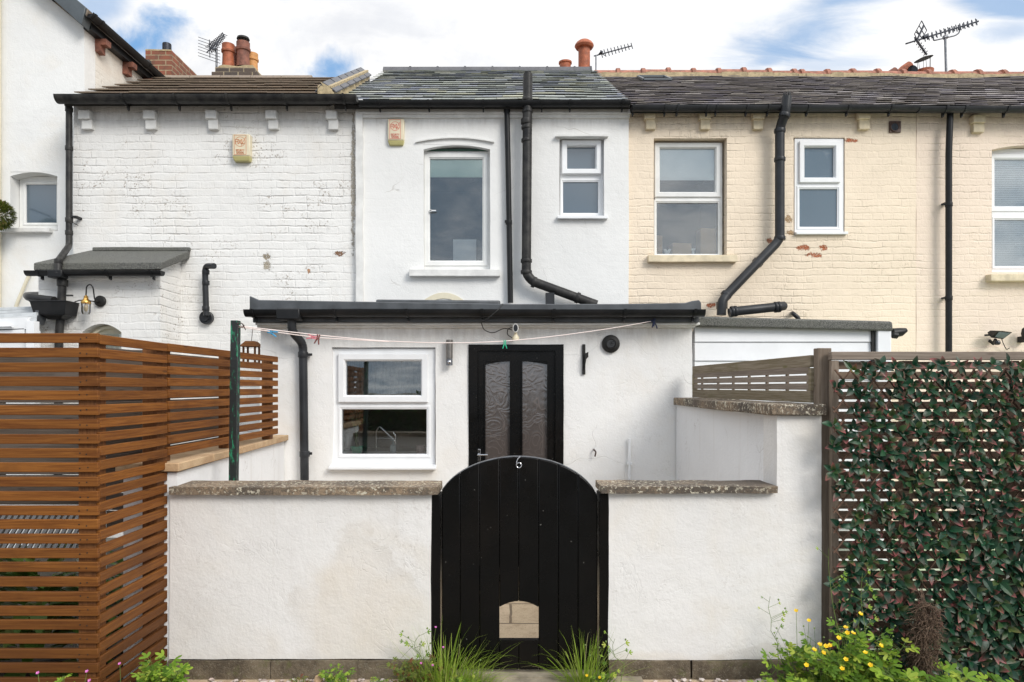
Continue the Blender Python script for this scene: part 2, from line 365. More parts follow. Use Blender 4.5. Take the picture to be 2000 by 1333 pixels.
MAT['screen_leaf'] = m_leaf('dark teal and pink artificial leaf', [(0, (.008, .036, .020)), (.35, (.016, .070, .034)), (.62, (.045, .095, .030)), (.8, (.09, .12, .04)), (1, (.19, .26, .05))], (.30, .95), (.38, .09, .10), .34, .05)
MAT['grass'] = m_leaf('fresh grass', [(0, (.18, .29, .03)), (.5, (.33, .48, .05)), (.9, (.50, .60, .12)), (1, (.55, .48, .25))], trans=.35)
MAT['herb'] = m_leaf('bright weed leaf', [(0, (.08, .16, .02)), (.4, (.18, .32, .035)), (.75, (.32, .46, .05)), (1, (.48, .52, .09))], trans=.3)
MAT['herb_red'] = m_leaf('reddening weed leaf', [(0, (.12, .17, .03)), (.4, (.20, .24, .05)), (.7, (.22, .10, .04)), (1, (.20, .04, .03))], trans=.3)
MAT['hosta'] = m_leaf('variegated garden leaf', [(0, (.06, .13, .025)), (.6, (.13, .24, .05)), (1, (.36, .40, .14))], trans=.3)
MAT['topiary'] = m_leaf('olive topiary leaf', [(0, (.06, .09, .015)), (.6, (.19, .24, .04)), (.85, (.34, .36, .08)), (1, (.30, .16, .09))], trans=.2)
MAT['petal_yellow'] = plain('yellow petal', (.85, .56, .01), .4, 0, .1, 30, 0)
MAT['petal_pink'] = plain('pink petal', (.60, .16, .46), .5, 0, .1, 30, 0)
MAT['stem'] = plain('green stem', (.16, .24, .05), .6, 0, .2, 30, 0)
MAT['hedge'] = m_leaf('hedge leaf', [(0, (.03, .06, .012)), (.6, (.06, .11, .02)), (1, (.12, .18, .04))], trans=.2)

def m_glass(name, refl=.12, tint=(.95, .97, .97), rough=.01, obscure=0, col=None):
    s = NT(name)
    fr = s.nd('ShaderNodeFresnel'); fr.inputs[0].default_value = 1.5
    f = s.add(s.mul(fr.outputs[0], 1.0), refl - .04)
    g = s.nd('ShaderNodeBsdfGlossy'); g.inputs['Color'].default_value = (.95, .98, 1, 1); g.inputs['Roughness'].default_value = rough
    nv = s.bump(s.noise(1.5, 2), .12, .01)
    if obscure == 1: nv = s.bump(s.noise(1.0, 3, .6, vec=s.vscale(s.pos, (40, 40, 70)), dist=1.5), .22, .004)
    if obscure == 2: nv = s.bump(s.math('SINE', s.mul(s.noise(5, 1, .3, dist=2.0), 34.0)), .06, .004)
    s.link(nv, g.inputs['Normal'])
    if col:
        t = s.nd('ShaderNodeBsdfDiffuse')
        c = col if obscure != 2 else s.mix(s.mul(s.ramp(s.math('SINE', s.mul(s.noise(5, 1, .3, dist=2.0), 34.0)), .88, .99), .35), col, tuple(min(1, q * 2.4) for q in col))
        s.put(t.inputs[0], c)
    else:
        t = s.nd('ShaderNodeBsdfTransparent'); t.inputs[0].default_value = (*tint, 1)
    m = s.nd('ShaderNodeMixShader'); s.link(f, m.inputs[0]); s.link(t.outputs[0], m.inputs[1]); s.link(g.outputs[0], m.inputs[2])
    s.link(m.outputs[0], s.out.inputs[0]); return s.m
MAT['glass'] = m_glass('window glass')
MAT['glass_k'] = m_glass('kitchen window glass', .10)
MAT['glass_obscure'] = m_glass('patterned bathroom glass', .12, obscure=1, col=(.075, .115, .15), rough=.10)
MAT['glass_frost'] = m_glass('frosted grey glass', .11, obscure=0, col=(.075, .105, .135), rough=.12)
MAT['glass_door'] = m_glass('swirl patterned door glass', .13, obscure=2, col=(.080, .066, .060), rough=.15)
MAT['glass_lamp'] = m_glass('clear lamp glass', .12, tint=(.95, .95, .95))

# ------------------------------------------------------------------ mesh builder
WORLD = {}
class MB:
    def __init__(s): s.v = []; s.f = []; s.vc = []; s.c = (.5, 0, 0)
    def rnd(s): s.c = (RND.random(), 0, 0); return s
    def add(s, pts, faces, cols=None):
        i = len(s.v); s.v += [tuple(p) for p in pts]; s.f += [tuple(i + k for k in f) for f in faces]
        s.vc += cols if cols else [s.c] * len(pts)
    def box(s, x0, x1, y0, y1, z0, z1):
        x0, x1 = min(x0, x1), max(x0, x1); y0, y1 = min(y0, y1), max(y0, y1); z0, z1 = min(z0, z1), max(z0, z1)
        s.add([(x, y, z) for z in (z0, z1) for y in (y0, y1) for x in (x0, x1)],
              [(0, 2, 3, 1), (4, 5, 7, 6), (0, 1, 5, 4), (2, 6, 7, 3), (0, 4, 6, 2), (1, 3, 7, 5)]); return s
    def hexa(s, b):                                   # eight corners: bottom ring then top ring
        s.add(b, [(3, 2, 1, 0), (4, 5, 6, 7), (0, 1, 5, 4), (1, 2, 6, 5), (2, 3, 7, 6), (3, 0, 4, 7)]); return s
    def beam(s, a, b, w, h, up=(0, 0, 1)):
        a = Vector(a); b = Vector(b); d = (b - a).normalized(); u = Vector(up)
        sx = d.cross(u).normalized(); uz = sx.cross(d)
        c = [(-w / 2, -h / 2), (w / 2, -h / 2), (w / 2, h / 2), (-w / 2, h / 2)]
        s.hexa([a + sx * i + uz * j for i, j in c] + [b + sx * i + uz * j for i, j in c]); return s
    def prism(s, poly, axis, a, b):
        mk = {'x': lambda p, q: (q, p[0], p[1]), 'y': lambda p, q: (p[0], q, p[1]), 'z': lambda p, q: (p[0], p[1], q)}[axis]
        n = len(poly)
        s.add([mk(p, a) for p in poly] + [mk(p, b) for p in poly],
              [tuple(range(n - 1, -1, -1)), tuple(range(n, 2 * n))] + [(i, (i + 1) % n, n + (i + 1) % n, n + i) for i in range(n)]); return s
    def tube(s, path, r, n=12, caps=True):
        path = [Vector(p) for p in path]; m = len(path)
        rr = r if isinstance(r, (list, tuple)) else [r] * m
        pts = []; ref = None
        for i, p in enumerate(path):
            d = (path[min(i + 1, m - 1)] - path[max(i - 1, 0)]).normalized()
            if ref is None or abs(ref.dot(d)) > .95:
                ref = Vector((0, 0, 1)) if abs(d.z) < .9 else Vector((0, 1, 0))
            u = d.cross(ref).normalized(); w = u.cross(d).normalized(); ref = w
            pts += [p + (u * math.cos(2 * math.pi * k / n) + w * math.sin(2 * math.pi * k / n)) * rr[i] for k in range(n)]
        fs = [(i * n + k, i * n + (k + 1) % n, (i + 1) * n + (k + 1) % n, (i + 1) * n + k) for i in range(m - 1) for k in range(n)]
        if caps: fs += [tuple(range(n - 1, -1, -1)), tuple(range((m - 1) * n, m * n))]
        s.add(pts, fs); return s
    def lathe(s, c, prof, n=20, axis='z', caps=True):
        c = Vector(c); pts = []
        for (r, h) in prof:
            for k in range(n):
                a = 2 * math.pi * k / n; q = (r * math.cos(a), r * math.sin(a))
                pts.append(c + (Vector((q[0], q[1], h)) if axis == 'z' else Vector((q[0], -h, q[1])) if axis == 'y' else Vector((h, q[0], q[1]))))
        m = len(prof)
        fs = [(i * n + k, i * n + (k + 1) % n, (i + 1) * n + (k + 1) % n, (i + 1) * n + k) for i in range(m - 1) for k in range(n)]
        if caps: fs += [tuple(range(n - 1, -1, -1)), tuple(range((m - 1) * n, m * n))]
        s.add(pts, fs); return s
    def rough(s, x0, x1, y0, y1, z0, z1, step=.08, amp=.004, freq=3.0, seed=0.0, taper=0.0):   # a box with hand-made, uneven faces
        def div(a, b):
            k = max(1, round((b - a) / step)); return [a + (b - a) * i / k for i in range(k + 1)]
        xs, ys, zs = div(x0, x1), div(y0, y1), div(z0, z1); idx = {}; fs = []; pts = []
        def V(i, j, k):
            if (i, j, k) not in idx:
                p = Vector((xs[i], ys[j], zs[k]))
                q = noise.noise_vector(p * freq + Vector((seed, 0, 0))) * amp + noise.noise_vector(p * freq * 4.3 + Vector((0, seed, 0))) * amp * .35
                idx[i, j, k] = len(pts); pts.append(p + q)
            return idx[i, j, k]
        nx, ny, nz = len(xs) - 1, len(ys) - 1, len(zs) - 1
        for i in range(nx):
            for k in range(nz):
                fs.append((V(i, 0, k), V(i + 1, 0, k), V(i + 1, 0, k + 1), V(i, 0, k + 1)))
                fs.append((V(i, ny, k), V(i, ny, k + 1), V(i + 1, ny, k + 1), V(i + 1, ny, k)))
        for j in range(ny):
            for k in range(nz):
                fs.append((V(0, j, k), V(0, j, k + 1), V(0, j + 1, k + 1), V(0, j + 1, k)))
                fs.append((V(nx, j, k), V(nx, j + 1, k), V(nx, j + 1, k + 1), V(nx, j, k + 1)))
        for i in range(nx):
            for j in range(ny):
                fs.append((V(i, j, 0), V(i, j + 1, 0), V(i + 1, j + 1, 0), V(i + 1, j, 0)))
                fs.append((V(i, j, nz), V(i + 1, j, nz), V(i + 1, j + 1, nz), V(i, j + 1, nz)))
        s.add(pts, fs); return s
    def leaf(s, base, d, nrm, L, W, var, tipw=0.0, fold=.25, curl=.2):
        d = d.normalized(); sd = d.cross(nrm)
        if sd.length < 1e-4: sd = d.cross(Vector((.3, .5, .8)))
        sd.normalize(); n = sd.cross(d)
        ts = (0, .20, .48, .78, 1.0); ws = (.04, .40, .50, .30, 0.0); pts = []; cols = []
        for t, w in zip(ts, ws):
            m = base + d * (L * t) + n * (-curl * L * t * t)
            pts += [m, m + sd * (W * w) + n * (fold * W * w), m - sd * (W * w) + n * (fold * W * w)]
            cols += [(var, t * .8, tipw), (var, .12 + t * .85, tipw), (var, .12 + t * .85, tipw)]
        fs = []
        for i in range(4):
            a, b = 3 * i, 3 * i + 3
            fs += [(a, a + 1, b + 1, b), (a, b, b + 2, a + 2)]
        s.add(pts, fs, cols); return s
    def lobed(s, base, d, nrm, R, var, lobes=3, spread=1.15):     # a cut, buttercup-like leaf
        d = d.normalized(); sd = d.cross(nrm)
        if sd.length < 1e-4: sd = d.cross(Vector((.3, .5, .8)))
        sd.normalize(); n = sd.cross(d); pts = [base]; k = lobes * 4
        for i in range(k + 1):
            a = (i / k - .5) * 2 * spread; ph = i % 4
            r = R * (.42, .86, 1.0, .84)[ph] * (1 - .12 * abs(a)) * (.92 + .16 * RND.random())
            pts.append(base + d * (math.cos(a) * r) + sd * (math.sin(a) * r) - n * (.18 * r * (1 if ph else .3)))
        s.add(pts, [(0, i, i + 1) for i in range(1, len(pts) - 1)], [(min(1, max(0, var + (RND.random() - .5) * .15)), 0, 0)] * len(pts)); return s
    def build(s, name, mat, parent=None, bevel=0, smooth=True, recalc=True):
        xs = [p[0] for p in s.v]; ys = [p[1] for p in s.v]; zs = [p[2] for p in s.v]
        o_ = Vector(((min(xs) + max(xs)) / 2, (min(ys) + max(ys)) / 2, min(zs)))
        me = bpy.data.meshes.new(name)
        me.from_pydata([Vector(p) - o_ for p in s.v], [], s.f)
        at = me.color_attributes.new('Col', 'FLOAT_COLOR', 'POINT')
        at.data.foreach_set('color', [q for c in s.vc for q in (c[0], c[1], c[2], 1.0)])
        if recalc:
            bm = bmesh.new(); bm.from_mesh(me); bmesh.ops.recalc_face_normals(bm, faces=bm.faces); bm.to_mesh(me); bm.free()
        if smooth:
            me.polygons.foreach_set('use_smooth', [True] * len(me.polygons)); me.set_sharp_from_angle(angle=rad(38))
        me.materials.append(MAT[mat]); me.update()
        ob = bpy.data.objects.new(name, me); COL.objects.link(ob)
        WORLD[ob] = o_
        if parent is not None:
            ob.parent = parent; ob.location = o_ - WORLD[parent]
        else: ob.location = o_
        if bevel:
            b = ob.modifiers.new('bevel', 'BEVEL'); b.width = bevel; b.segments = 2; b.limit_method = 'ANGLE'; b.angle_limit = rad(50)
        return ob

LABELS = set()
def tag(o, label, cat, group=None, kind=None):
    if label:
        assert 4 <= len(label.split()) <= 16, label
        o['label'] = label
    if cat: o['category'] = cat
    if group: o['group'] = group
    if kind: o['kind'] = kind
    return o
def thing(name, label, cat, loc, group=None):
    o = bpy.data.objects.new(name, None); COL.objects.link(o); o.location = loc; o.empty_display_size = .1
    WORLD[o] = Vector(loc); return tag(o, label, cat, group)

def bend(pts, r=.09, k=5):                             # round the corners of a pipe run
    pts = [Vector(p) for p in pts]; out = [pts[0]]
    for a, b, c in zip(pts, pts[1:], pts[2:]):
        u = (a - b); v = (c - b); q = min(r, u.length * .45, v.length * .45)
        p0 = b + u.normalized() * q; p1 = b + v.normalized() * q
        for i in range(k + 1):
            t = i / k; out.append(p0 * (1 - t) ** 2 + b * 2 * t * (1 - t) + p1 * t * t)
    out.append(pts[-1]); return out
def collar(mb, p, d, r, w=.05):
    p = Vector(p); d = Vector(d).normalized() * w / 2
    mb.tube([p - d, p - d * .8, p + d * .8, p + d], [r * .97, r, r, r * .97], 16)

def wall(mb, x0, x1, z0, z1, y, th, holes=(), step=.16, amp=.005, seed=0.0):
    """A wall facing -y, uneven by a few millimetres, with real openings whose reveals run th deep."""
    def div(cuts):
        cuts = sorted(set(round(c, 4) for c in cuts)); out = [cuts[0]]
        for a, b in zip(cuts, cuts[1:]):
            k = max(1, round((b - a) / step)); out += [a + (b - a) * i / k for i in range(1, k + 1)]
        return out
    hs = [(max(h[0], x0), min(h[1], x1), max(h[2], z0), min(h[3], z1)) for h in holes]
    xs = div([x0, x1] + [c for h in hs for c in h[:2]]); zs = div([z0, z1] + [c for h in hs for c in h[2:]])
    pts = []; idx = {}; fs = []
    def V(i, k, b):
        if (i, k, b) not in idx:
            p = Vector((xs[i], y + (th if b else 0), zs[k]))
            if not b:
                q = noise.noise_vector(Vector((p.x * 1.3 + seed, 0, p.z * 1.3))) * amp + noise.noise_vector(Vector((p.x * 5 + seed, 3, p.z * 5))) * amp * .4
                p = p + q
            idx[i, k, b] = len(pts); pts.append(p)
        return idx[i, k, b]
    def inside(i, k):
        if not (0 <= i < len(xs) - 1 and 0 <= k < len(zs) - 1): return False
        cx, cz = (xs[i] + xs[i + 1]) / 2, (zs[k] + zs[k + 1]) / 2
        return not any(h[0] < cx < h[1] and h[2] < cz < h[3] for h in hs)
    for i in range(len(xs) - 1):
        for k in range(len(zs) - 1):
            if not inside(i, k): continue
            fs.append((V(i, k, 0), V(i + 1, k, 0), V(i + 1, k + 1, 0), V(i, k + 1, 0)))
            fs.append((V(i, k, 1), V(i, k + 1, 1), V(i + 1, k + 1, 1), V(i + 1, k, 1)))
            for (di, dk, a, b) in ((-1, 0, (i, k), (i, k + 1)), (1, 0, (i + 1, k + 1), (i + 1, k)), (0, -1, (i + 1, k), (i, k)), (0, 1, (i, k + 1), (i + 1, k + 1))):
                if not inside(i + di, k + dk): fs.append((V(*a, 0), V(*b, 0), V(*b, 1), V(*a, 1)))
    mb.add(pts, fs); return mb

def arc(x0, x1, z, rise, n=14):
    return [(x0 + (x1 - x0) * i / n, z + rise * (1 - (2 * i / n - 1) ** 2)) for i in range(n + 1)]

def frame_ring(mb, x0, x1, z0, z1, w, y0, y1, wb=None):
    wb = wb or w
    mb.box(x0, x0 + w, y0, y1, z0, z1); mb.box(x1 - w, x1, y0, y1, z0, z1)
    mb.box(x0 + w, x1 - w, y0, y1, z1 - w, z1); mb.box(x0 + w, x1 - w, y0, y1, z0, z0 + wb)
def sash_ring(mb, x0, x1, z0, z1, w, y0, y1, sl=.012):       # mitred ring with a sloping inner bead
    o = [(x0, z0), (x1, z0), (x1, z1), (x0, z1)]; i_ = [(x0 + w, z0 + w), (x1 - w, z0 + w), (x1 - w, z1 - w), (x0 + w, z1 - w)]
    m = [(x0 + w - sl, z0 + w - sl), (x1 - w + sl, z0 + w - sl), (x1 - w + sl, z1 - w + sl), (x0 + w - sl, z1 - w + sl)]
    rings = [[(x, y1, z) for x, z in o], [(x, y0 + .006, z) for x, z in o], [(x + (.006 if x == x0 else -.006), y0, z + (.006 if z == z0 else -.006)) for x, z in o],
             [(x, y0, z) for x, z in m], [(x, y0 + .014, z) for x, z in i_], [(x, y1, z) for x, z in i_]]
    pts = [p for r in rings for p in r]; n = len(rings)
    fs = [(a * 4 + k, a * 4 + (k + 1) % 4, ((a + 1) % n) * 4 + (k + 1) % 4, ((a + 1) % n) * 4 + k) for a in range(n) for k in range(4)]
    mb.add(pts, fs)

def window(parent, Y, outer, lights, mat='upvc', glass='glass', room='dark_room', depth=.06, sill=None, sill_mat='white_cement', sill_out=.06, roomd=1.1, part='window', inner=0):
    """outer = (px0, px1, py0, py1) of the frame; lights = [(px0, px1, py0, py1, proud, glass)] glass rectangles with their bead rings."""
    x0, x1 = PX(outer[0], Y), PX(outer[1], Y); z1, z0 = PZ(outer[2], Y), PZ(outer[3], Y)
    m = MB(); ls = []
    for L in lights: ls.append((PX(L[0], Y), PX(L[1], Y), PZ(L[3], Y), PZ(L[2], Y), L[4], L[5] if len(L) > 5 else glass))
    wall(m, x0, x1, z0, z1, Y, depth, [(a + .004, b - .004, c + .004, d - .004) for a, b, c, d, _, _ in ls], step=9, amp=0)
    w = m.build(part, mat, parent, bevel=.004)
    for a, b, c, d, pr, g in ls:
        r = MB(); bw = .032 if not pr else .062
        sash_ring(r, a - bw, b + bw, c - bw, d + bw, bw, Y - (.008 if not pr else pr), Y + .03)
        r.build('sash', mat, w)
        q = MB(); q.box(a - .008, b + .008, Y + .018, Y + .026, c - .008, d + .008); q.build('pane', g, w, smooth=False)
    if sill:
        s_ = MB(); s_.rough(PX(sill[0], Y), PX(sill[1], Y), Y - sill_out, Y + .02, PZ(sill[3], Y), PZ(sill[2], Y), .05, .002, 5)
        s_.build('sill', sill_mat, w, bevel=.004)
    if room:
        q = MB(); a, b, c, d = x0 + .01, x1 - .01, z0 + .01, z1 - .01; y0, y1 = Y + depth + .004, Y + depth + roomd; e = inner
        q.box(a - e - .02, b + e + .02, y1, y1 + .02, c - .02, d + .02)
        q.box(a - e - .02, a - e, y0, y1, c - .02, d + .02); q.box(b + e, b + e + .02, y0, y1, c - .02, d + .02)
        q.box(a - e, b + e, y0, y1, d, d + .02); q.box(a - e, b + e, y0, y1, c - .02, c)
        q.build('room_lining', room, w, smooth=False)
    return w

def gutter(parent, x0, x1, yb, zt, r=.056, mat='black_plastic', brackets=(), name='gutter', half=True, sag=()):
    """half-round gutter along x; yb = its back, zt = its rim"""
    m = MB(); n = 10; cy = yb - r; xs = [x0, x1]
    prof = [(cy - r * math.cos(math.pi * i / n), zt - r * math.sin(math.pi * i / n) * 1.05) for i in range(n + 1)]
    prof += [(cy + (r - .006) * math.cos(math.pi * i / n), zt - (r - .006) * math.sin(math.pi * i / n)) for i in range(n + 1)]
    m.prism(prof, 'x', x0, x1)
    for x in (x0, x1):
        m.prism([(cy - r * math.cos(math.pi * i / n) * .99, zt - r * 1.04 * math.sin(math.pi * i / n)) for i in range(n + 1)], 'x', x - .004, x + .004)
    g = m.build(name, mat, parent)
    if brackets:
        for bx in brackets:
            b = MB(); rr = r + .005
            pr = [(cy - rr * math.cos(math.pi * i / n), zt + .004 - rr * 1.05 * math.sin(math.pi * i / n)) for i in range(n + 1)]
            pr2 = [(cy + (rr + .006) * math.cos(math.pi * i / n), zt + .004 - (rr + .006) * 1.05 * math.sin(math.pi * i / n)) for i in range(n + 1)]
            b.prism(pr + pr2, 'x', bx - .013, bx + .013)
            b.prism([(yb - .03, zt - r * 1.0), (yb + .004, zt - r * .7), (yb + .004, zt - r * 1.75), (yb - .03, zt - r * 1.6)], 'x', bx - .009, bx + .009)
            b.build('bracket', mat, g)
    return g

def slates(mb, x0, x1, y0, z0, y1, z1, wid, n, th=.012, jit=.006, wav=0.0, lift=.02, edge=None):
    """courses of individual slates up a slope from (y0,z0) to (y1,z1)"""
    sl = Vector((0, y1 - y0, z1 - z0)); L = sl.length; u = sl / L; nr = Vector((0, -u.z, u.y)); step = L / n
    for k in range(n):
        x = x0 - (wid * .5 if k % 2 else 0) - RND.random() * wid * .06
        while x < x1:
            w = wid * (1 + RND.uniform(-.05, .05)); a, b = max(x, x0 + (edge or 0)), min(x + w - .004, x1)
            x += w
            if b - a < .03: continue
            mb.rnd(); dy = RND.uniform(-jit, jit); li = lift * (.9 + .35 * RND.random())
            def q(xx, t, h):
                ww = wav * noise.noise(Vector((xx * .9, t * .8, 4.0)))
                return Vector((xx, y0, z0)) + u * t + nr * (h + ww)
            t0 = k * step + dy; t1 = min((k + 1.35) * step, L + .02)
            tl = RND.uniform(-.003, .003)
            mb.hexa([q(a, t0 + tl, li - th), q(b, t0 - tl, li - th), q(b, t1, -th), q(a, t1, -th), q(a, t0 + tl, li), q(b, t0 - tl, li), q(b, t1, .001), q(a, t1, .001)])
# ------------------------------------------------------------------ camera, light, sky
cam = bpy.data.cameras.new('camera'); co = bpy.data.objects.new('camera', cam); COL.objects.link(co)
co.location = (0, 0, EYE); co.rotation_euler = (rad(90), 0, 0)
cam.sensor_width = 36; cam.lens = 24; cam.shift_y = (755 - 666.5) / 2000; cam.clip_end = 2000; cam.clip_start = .05
SC.camera = co
SUN = Vector((1.0, -1.15, 1.0)).normalized()
sd = bpy.data.lights.new('sun', 'SUN'); sd.energy = 2.05; sd.angle = rad(24); sd.color = (1.0, .955, .89)
so = bpy.data.objects.new('sun', sd); COL.objects.link(so); so.location = (6, -5, 9)
so.rotation_euler = SUN.to_track_quat('Z', 'Y').to_euler()
wd = bpy.data.worlds.new('World'); SC.world = wd; wd.use_nodes = True
def sky():
    s = NT.__new__(NT); s.t = wd.node_tree; s.t.nodes.clear()
    out = s.nd('ShaderNodeOutputWorld'); bg = s.nd('ShaderNodeBackground')
    tc = s.nd('ShaderNodeTexCoord').outputs['Generated']; s.pos = tc
    st = s.nd('ShaderNodeTexSky', sky_type='NISHITA'); st.sun_disc = False
    st.sun_elevation = math.asin(SUN.z); st.sun_rotation = math.atan2(SUN.x, SUN.y); st.altitude = 50; st.air_density = 1; st.dust_density = .6; st.ozone_density = 1.2
    X, Y, Z = s.xyz(tc)
    zz = s.add(s.math('ABSOLUTE', Z), .22)
    flat = s.comb(s.math('DIVIDE', X, zz), s.math('DIVIDE', Y, zz), 0.0)
    n1 = s.noise(1.15, 9, .60, vec=flat, dist=.25)
    n2 = s.noise(3.6, 8, .62, vec=flat, dist=.4)
    n3 = s.noise(5.0, 6, .6, vec=tc, dist=.3); n4 = s.noise(13.0, 6, .62, vec=tc, dist=.4)
    wis = s.noise(2.2, 7, .65, vec=s.vadd(s.vscale(flat, (.9, 2.6, 1)), (0.0, 4.0, 0.0)), dist=.8)
    blue = s.ramp(n1, .60, .72, 0, .8)
    def hole(px, py, rx, ry, k=1.0, rot=0.0, soft=.9, src=None):      # a gap in the cloud, at a fixed direction in the sky
        nonlocal blue
        c = Vector(((px - 1000) / F, 1, (755 - py) / F))
        dx = s.sub(s.math('DIVIDE', X, s.math('MAXIMUM', Y, .05)), c.x); dz = s.sub(s.math('DIVIDE', Z, s.math('MAXIMUM', Y, .05)), c.z)
        ca, sa = math.cos(rot), math.sin(rot)
        a = s.math('DIVIDE', s.add(s.mul(dx, ca), s.mul(dz, sa)), rx / F); b = s.math('DIVIDE', s.sub(s.mul(dz, ca), s.mul(dx, sa)), ry / F)
        d = s.math('SQRT', s.add(s.mul(a, a), s.mul(b, b)))
        d = s.add(d, s.mul(s.sub(src or n3, .5), 3.4))
        m = s.mul(s.mul(s.ramp(d, 1 - soft * .9, 1 + soft * .5, 1, 0), s.ramp(Y, 0, .1)), k)
        blue = s.math('MAXIMUM', blue, m)
    front = s.ramp(Y, .1, .45, 1, 0)
    blue = s.mul(blue, front)
    hole(262, 88, 105, 52, 1.0, .45, .9, n4); hole(200, 10, 60, 42, .6, .3); hole(648, 138, 50, 34, .95, .1, .9, n4)
    hole(1560, 70, 150, 62, .8, .35, 1.1, wis); hole(1680, -10, 170, 26, .8, .2, 1.0, wis); hole(1950, 8, 120, 26, .75, -.25, 1.0, wis); hole(1500, 118, 62, 22, .65, .2, .9, wis)
    hole(1985, 60, 60, 24, .5, .1, 1.1, wis); hole(1600, 128, 130, 20, .4, .1, 1.1, wis)
    shade = s.ramp(n2, .36, .66)
    cloud = s.mix(shade, (.70, .715, .75), (.93, .92, .905))
    cloud = s.mix(s.ramp(n3, .35, .62, 0, .6), cloud, (.95, .95, .95))
    back = s.ramp(Y, .0, -.5)                         # heavier, greyer cloud on the far side of the sky
    cloud = s.mix(back, cloud, s.mix(s.ramp(n1, .42, .60), (.40, .50, .62), (1.15, 1.16, 1.18)))
    skyc = s.vscale(st.outputs[0], (.105,) * 3)
    tint = s.mix(.70, skyc, (.20, .42, .74))
    cloud = s.vscale_(cloud, s.ramp(Z, .42, .95, 1.0, 1.7))
    s.put(bg.inputs[0], s.mix(blue, cloud, tint)); bg.inputs[1].default_value = 1.0
    s.link(bg.outputs[0], out.inputs[0])
sky()
SC.view_settings.view_transform = 'Standard'; SC.view_settings.look = 'None'; SC.view_settings.exposure = .27; SC.view_settings.gamma = 1
SC.render.film_transparent = False
SC.cycles.max_bounces = 8; SC.cycles.transparent_max_bounces = 12; SC.cycles.use_denoising = True

# ------------------------------------------------------------------ the setting
m = MB(); m.box(-150, 150, -150, 150, -.3, 0)
tag(m.build('ground', 'ground', smooth=False), None, None, kind='structure')
m = MB(); m.box(-1.95, 1.55, 3.85, YE, 0, .012); tag(m.build('yard_paving', 'yard', smooth=False), None, None, kind='structure')
m = MB(); m.rough(-.62, .74, 3.50, 3.92, -.05, .030, .1, .004, 3); tag(m.build('gateway_path', 'concrete'), None, None, kind='structure')
m = MB(); m.box(1.9, 12, 3.95, YM, 0, .02); tag(m.build('lawn_ground', 'lawn', smooth=False), None, None, kind='structure')
m = MB(); m.box(-9, -2.3, 3.4, 7.3, 0, .014); tag(m.build('garden_paving', 'soil', smooth=False), None, None, kind='structure')

def deck(parent, x0, x1, y0, z0, y1, z1, zw, xs=None):       # boarding under the slates and the eaves board above the wall
    m = MB(); u = Vector((0, y1 - y0, z1 - z0)).normalized(); nr = Vector((0, -u.z, u.y)) 
    a, b = Vector((0, y0, z0)), Vector((0, y1, z1)); X = lambda x, p, h: Vector((x, 0, 0)) + p + nr * h
    m.hexa([X(x0, a, -.06), X(x1, a, -.06), X(x1, b, -.06), X(x0, b, -.06), X(x0, a, -.0125), X(x1, a, -.0125), X(x1, b, -.0125), X(x0, b, -.0125)]); m.build('roof_boards', 'iron', parent)
    m = MB(); m.box(xs if xs is not None else x0 + .01, x1 - .01, y0 + .055, YM + .3, zw + .021, z0 + .02); m.build('eaves_board', 'worn_black', parent)
    m = MB(); zb = z0 + (11.9 - y0) * 0; m.hexa([X(x0, b, -.06), X(x1, b, -.06), Vector((x1, y1 + 3, z0)), Vector((x0, y1 + 3, z0)), X(x0, b, -.01), X(x1, b, -.01), Vector((x1, y1 + 3, z0 + .05)), Vector((x0, y1 + 3, z0 + .05))]); m.build('far_slope', 'brown_tile', parent)
def corbels(parent, spans, Y, mat, y0=217, y1=252):
    for a, b in spans:
        c = MB(); x0, x1 = PX(a, Y - .06), PX(b, Y - .06); h = PZ(y0, Y - .06); l = PZ(y1, Y - .06); md = (h + l) / 2
        dy = RND.uniform(-.006, .006)
        c.rough(x0 + dy, x1 + dy, Y - .085, Y + .02, md + .006, h, .05, .004, 9, a)
        c.rough(x0 + .018, x1 + .004, Y - .055, Y + .02, l, md + .008, .05, .005, 9, b)
        c.build('corbel', mat, parent, bevel=.005)

MAT['dk_green'] = plain('dark green paint', (.02, .07, .045), .5, 0, .1, 20, 0)
# ---- tall gabled house on the far left
YT = 8.45; XT = PX(165, YT); ZT = PZ(54, YT)
tall = thing('gabled_house', 'tall white gabled house rising above its neighbour on the far left', 'house', (XT - 3, YT, 0))
m = MB()
wx0, wx1, wz0, wz1 = PX(20, YT), PX(112, YT), PZ(452, YT), PZ(336, YT)
wall(m, XT - 6, XT, 0, ZT, YT, .22, [(wx0, wx1, wz0, wz1)], amp=.006, seed=3)
m.prism([(XT - 6, ZT), (XT, ZT), (XT - 3.2, ZT + 3.2 * .83), (XT - 6.0, ZT + .83 * .4)], 'y', YT, YT + .22)
sp = arc(wx0, wx1, wz1 - .055, .05)
m.prism([(wx0, wz1 + .001), *sp, (wx1, wz1 + .001)], 'y', YT + .002, YT + .18)
m.build('front_wall', 'tall_render', tall)
m = MB(); m.rough(XT - .2, XT, YT + .222, 15, 0, ZT + .06, .3, .004, 2); m.build('side_wall', 'tall_side', tall)
m = MB(); sx = Vector((XT + .17, 0, ZT - .03))
for k, (a, b) in enumerate(((0, 3.2), (3.2, 6.6))):
    if k == 0: m.prism([(XT + .10, ZT + .06), (XT + .14, ZT + .14), (XT - 3.2, ZT + .14 + 3.34 * .83), (XT - 3.2, ZT + .06 + 3.3 * .83)], 'y', YT - .14, 15)
    else: m.prism([(XT - 3.2, ZT + .06 + 3.3 * .83), (XT - 3.2, ZT + .14 + 3.34 * .83), (XT - 6.6, ZT + .14), (XT - 6.6, ZT + .06)], 'y', YT - .14, 15)
rt = m.build('roof', 'brown_tile', tall)
m = MB()
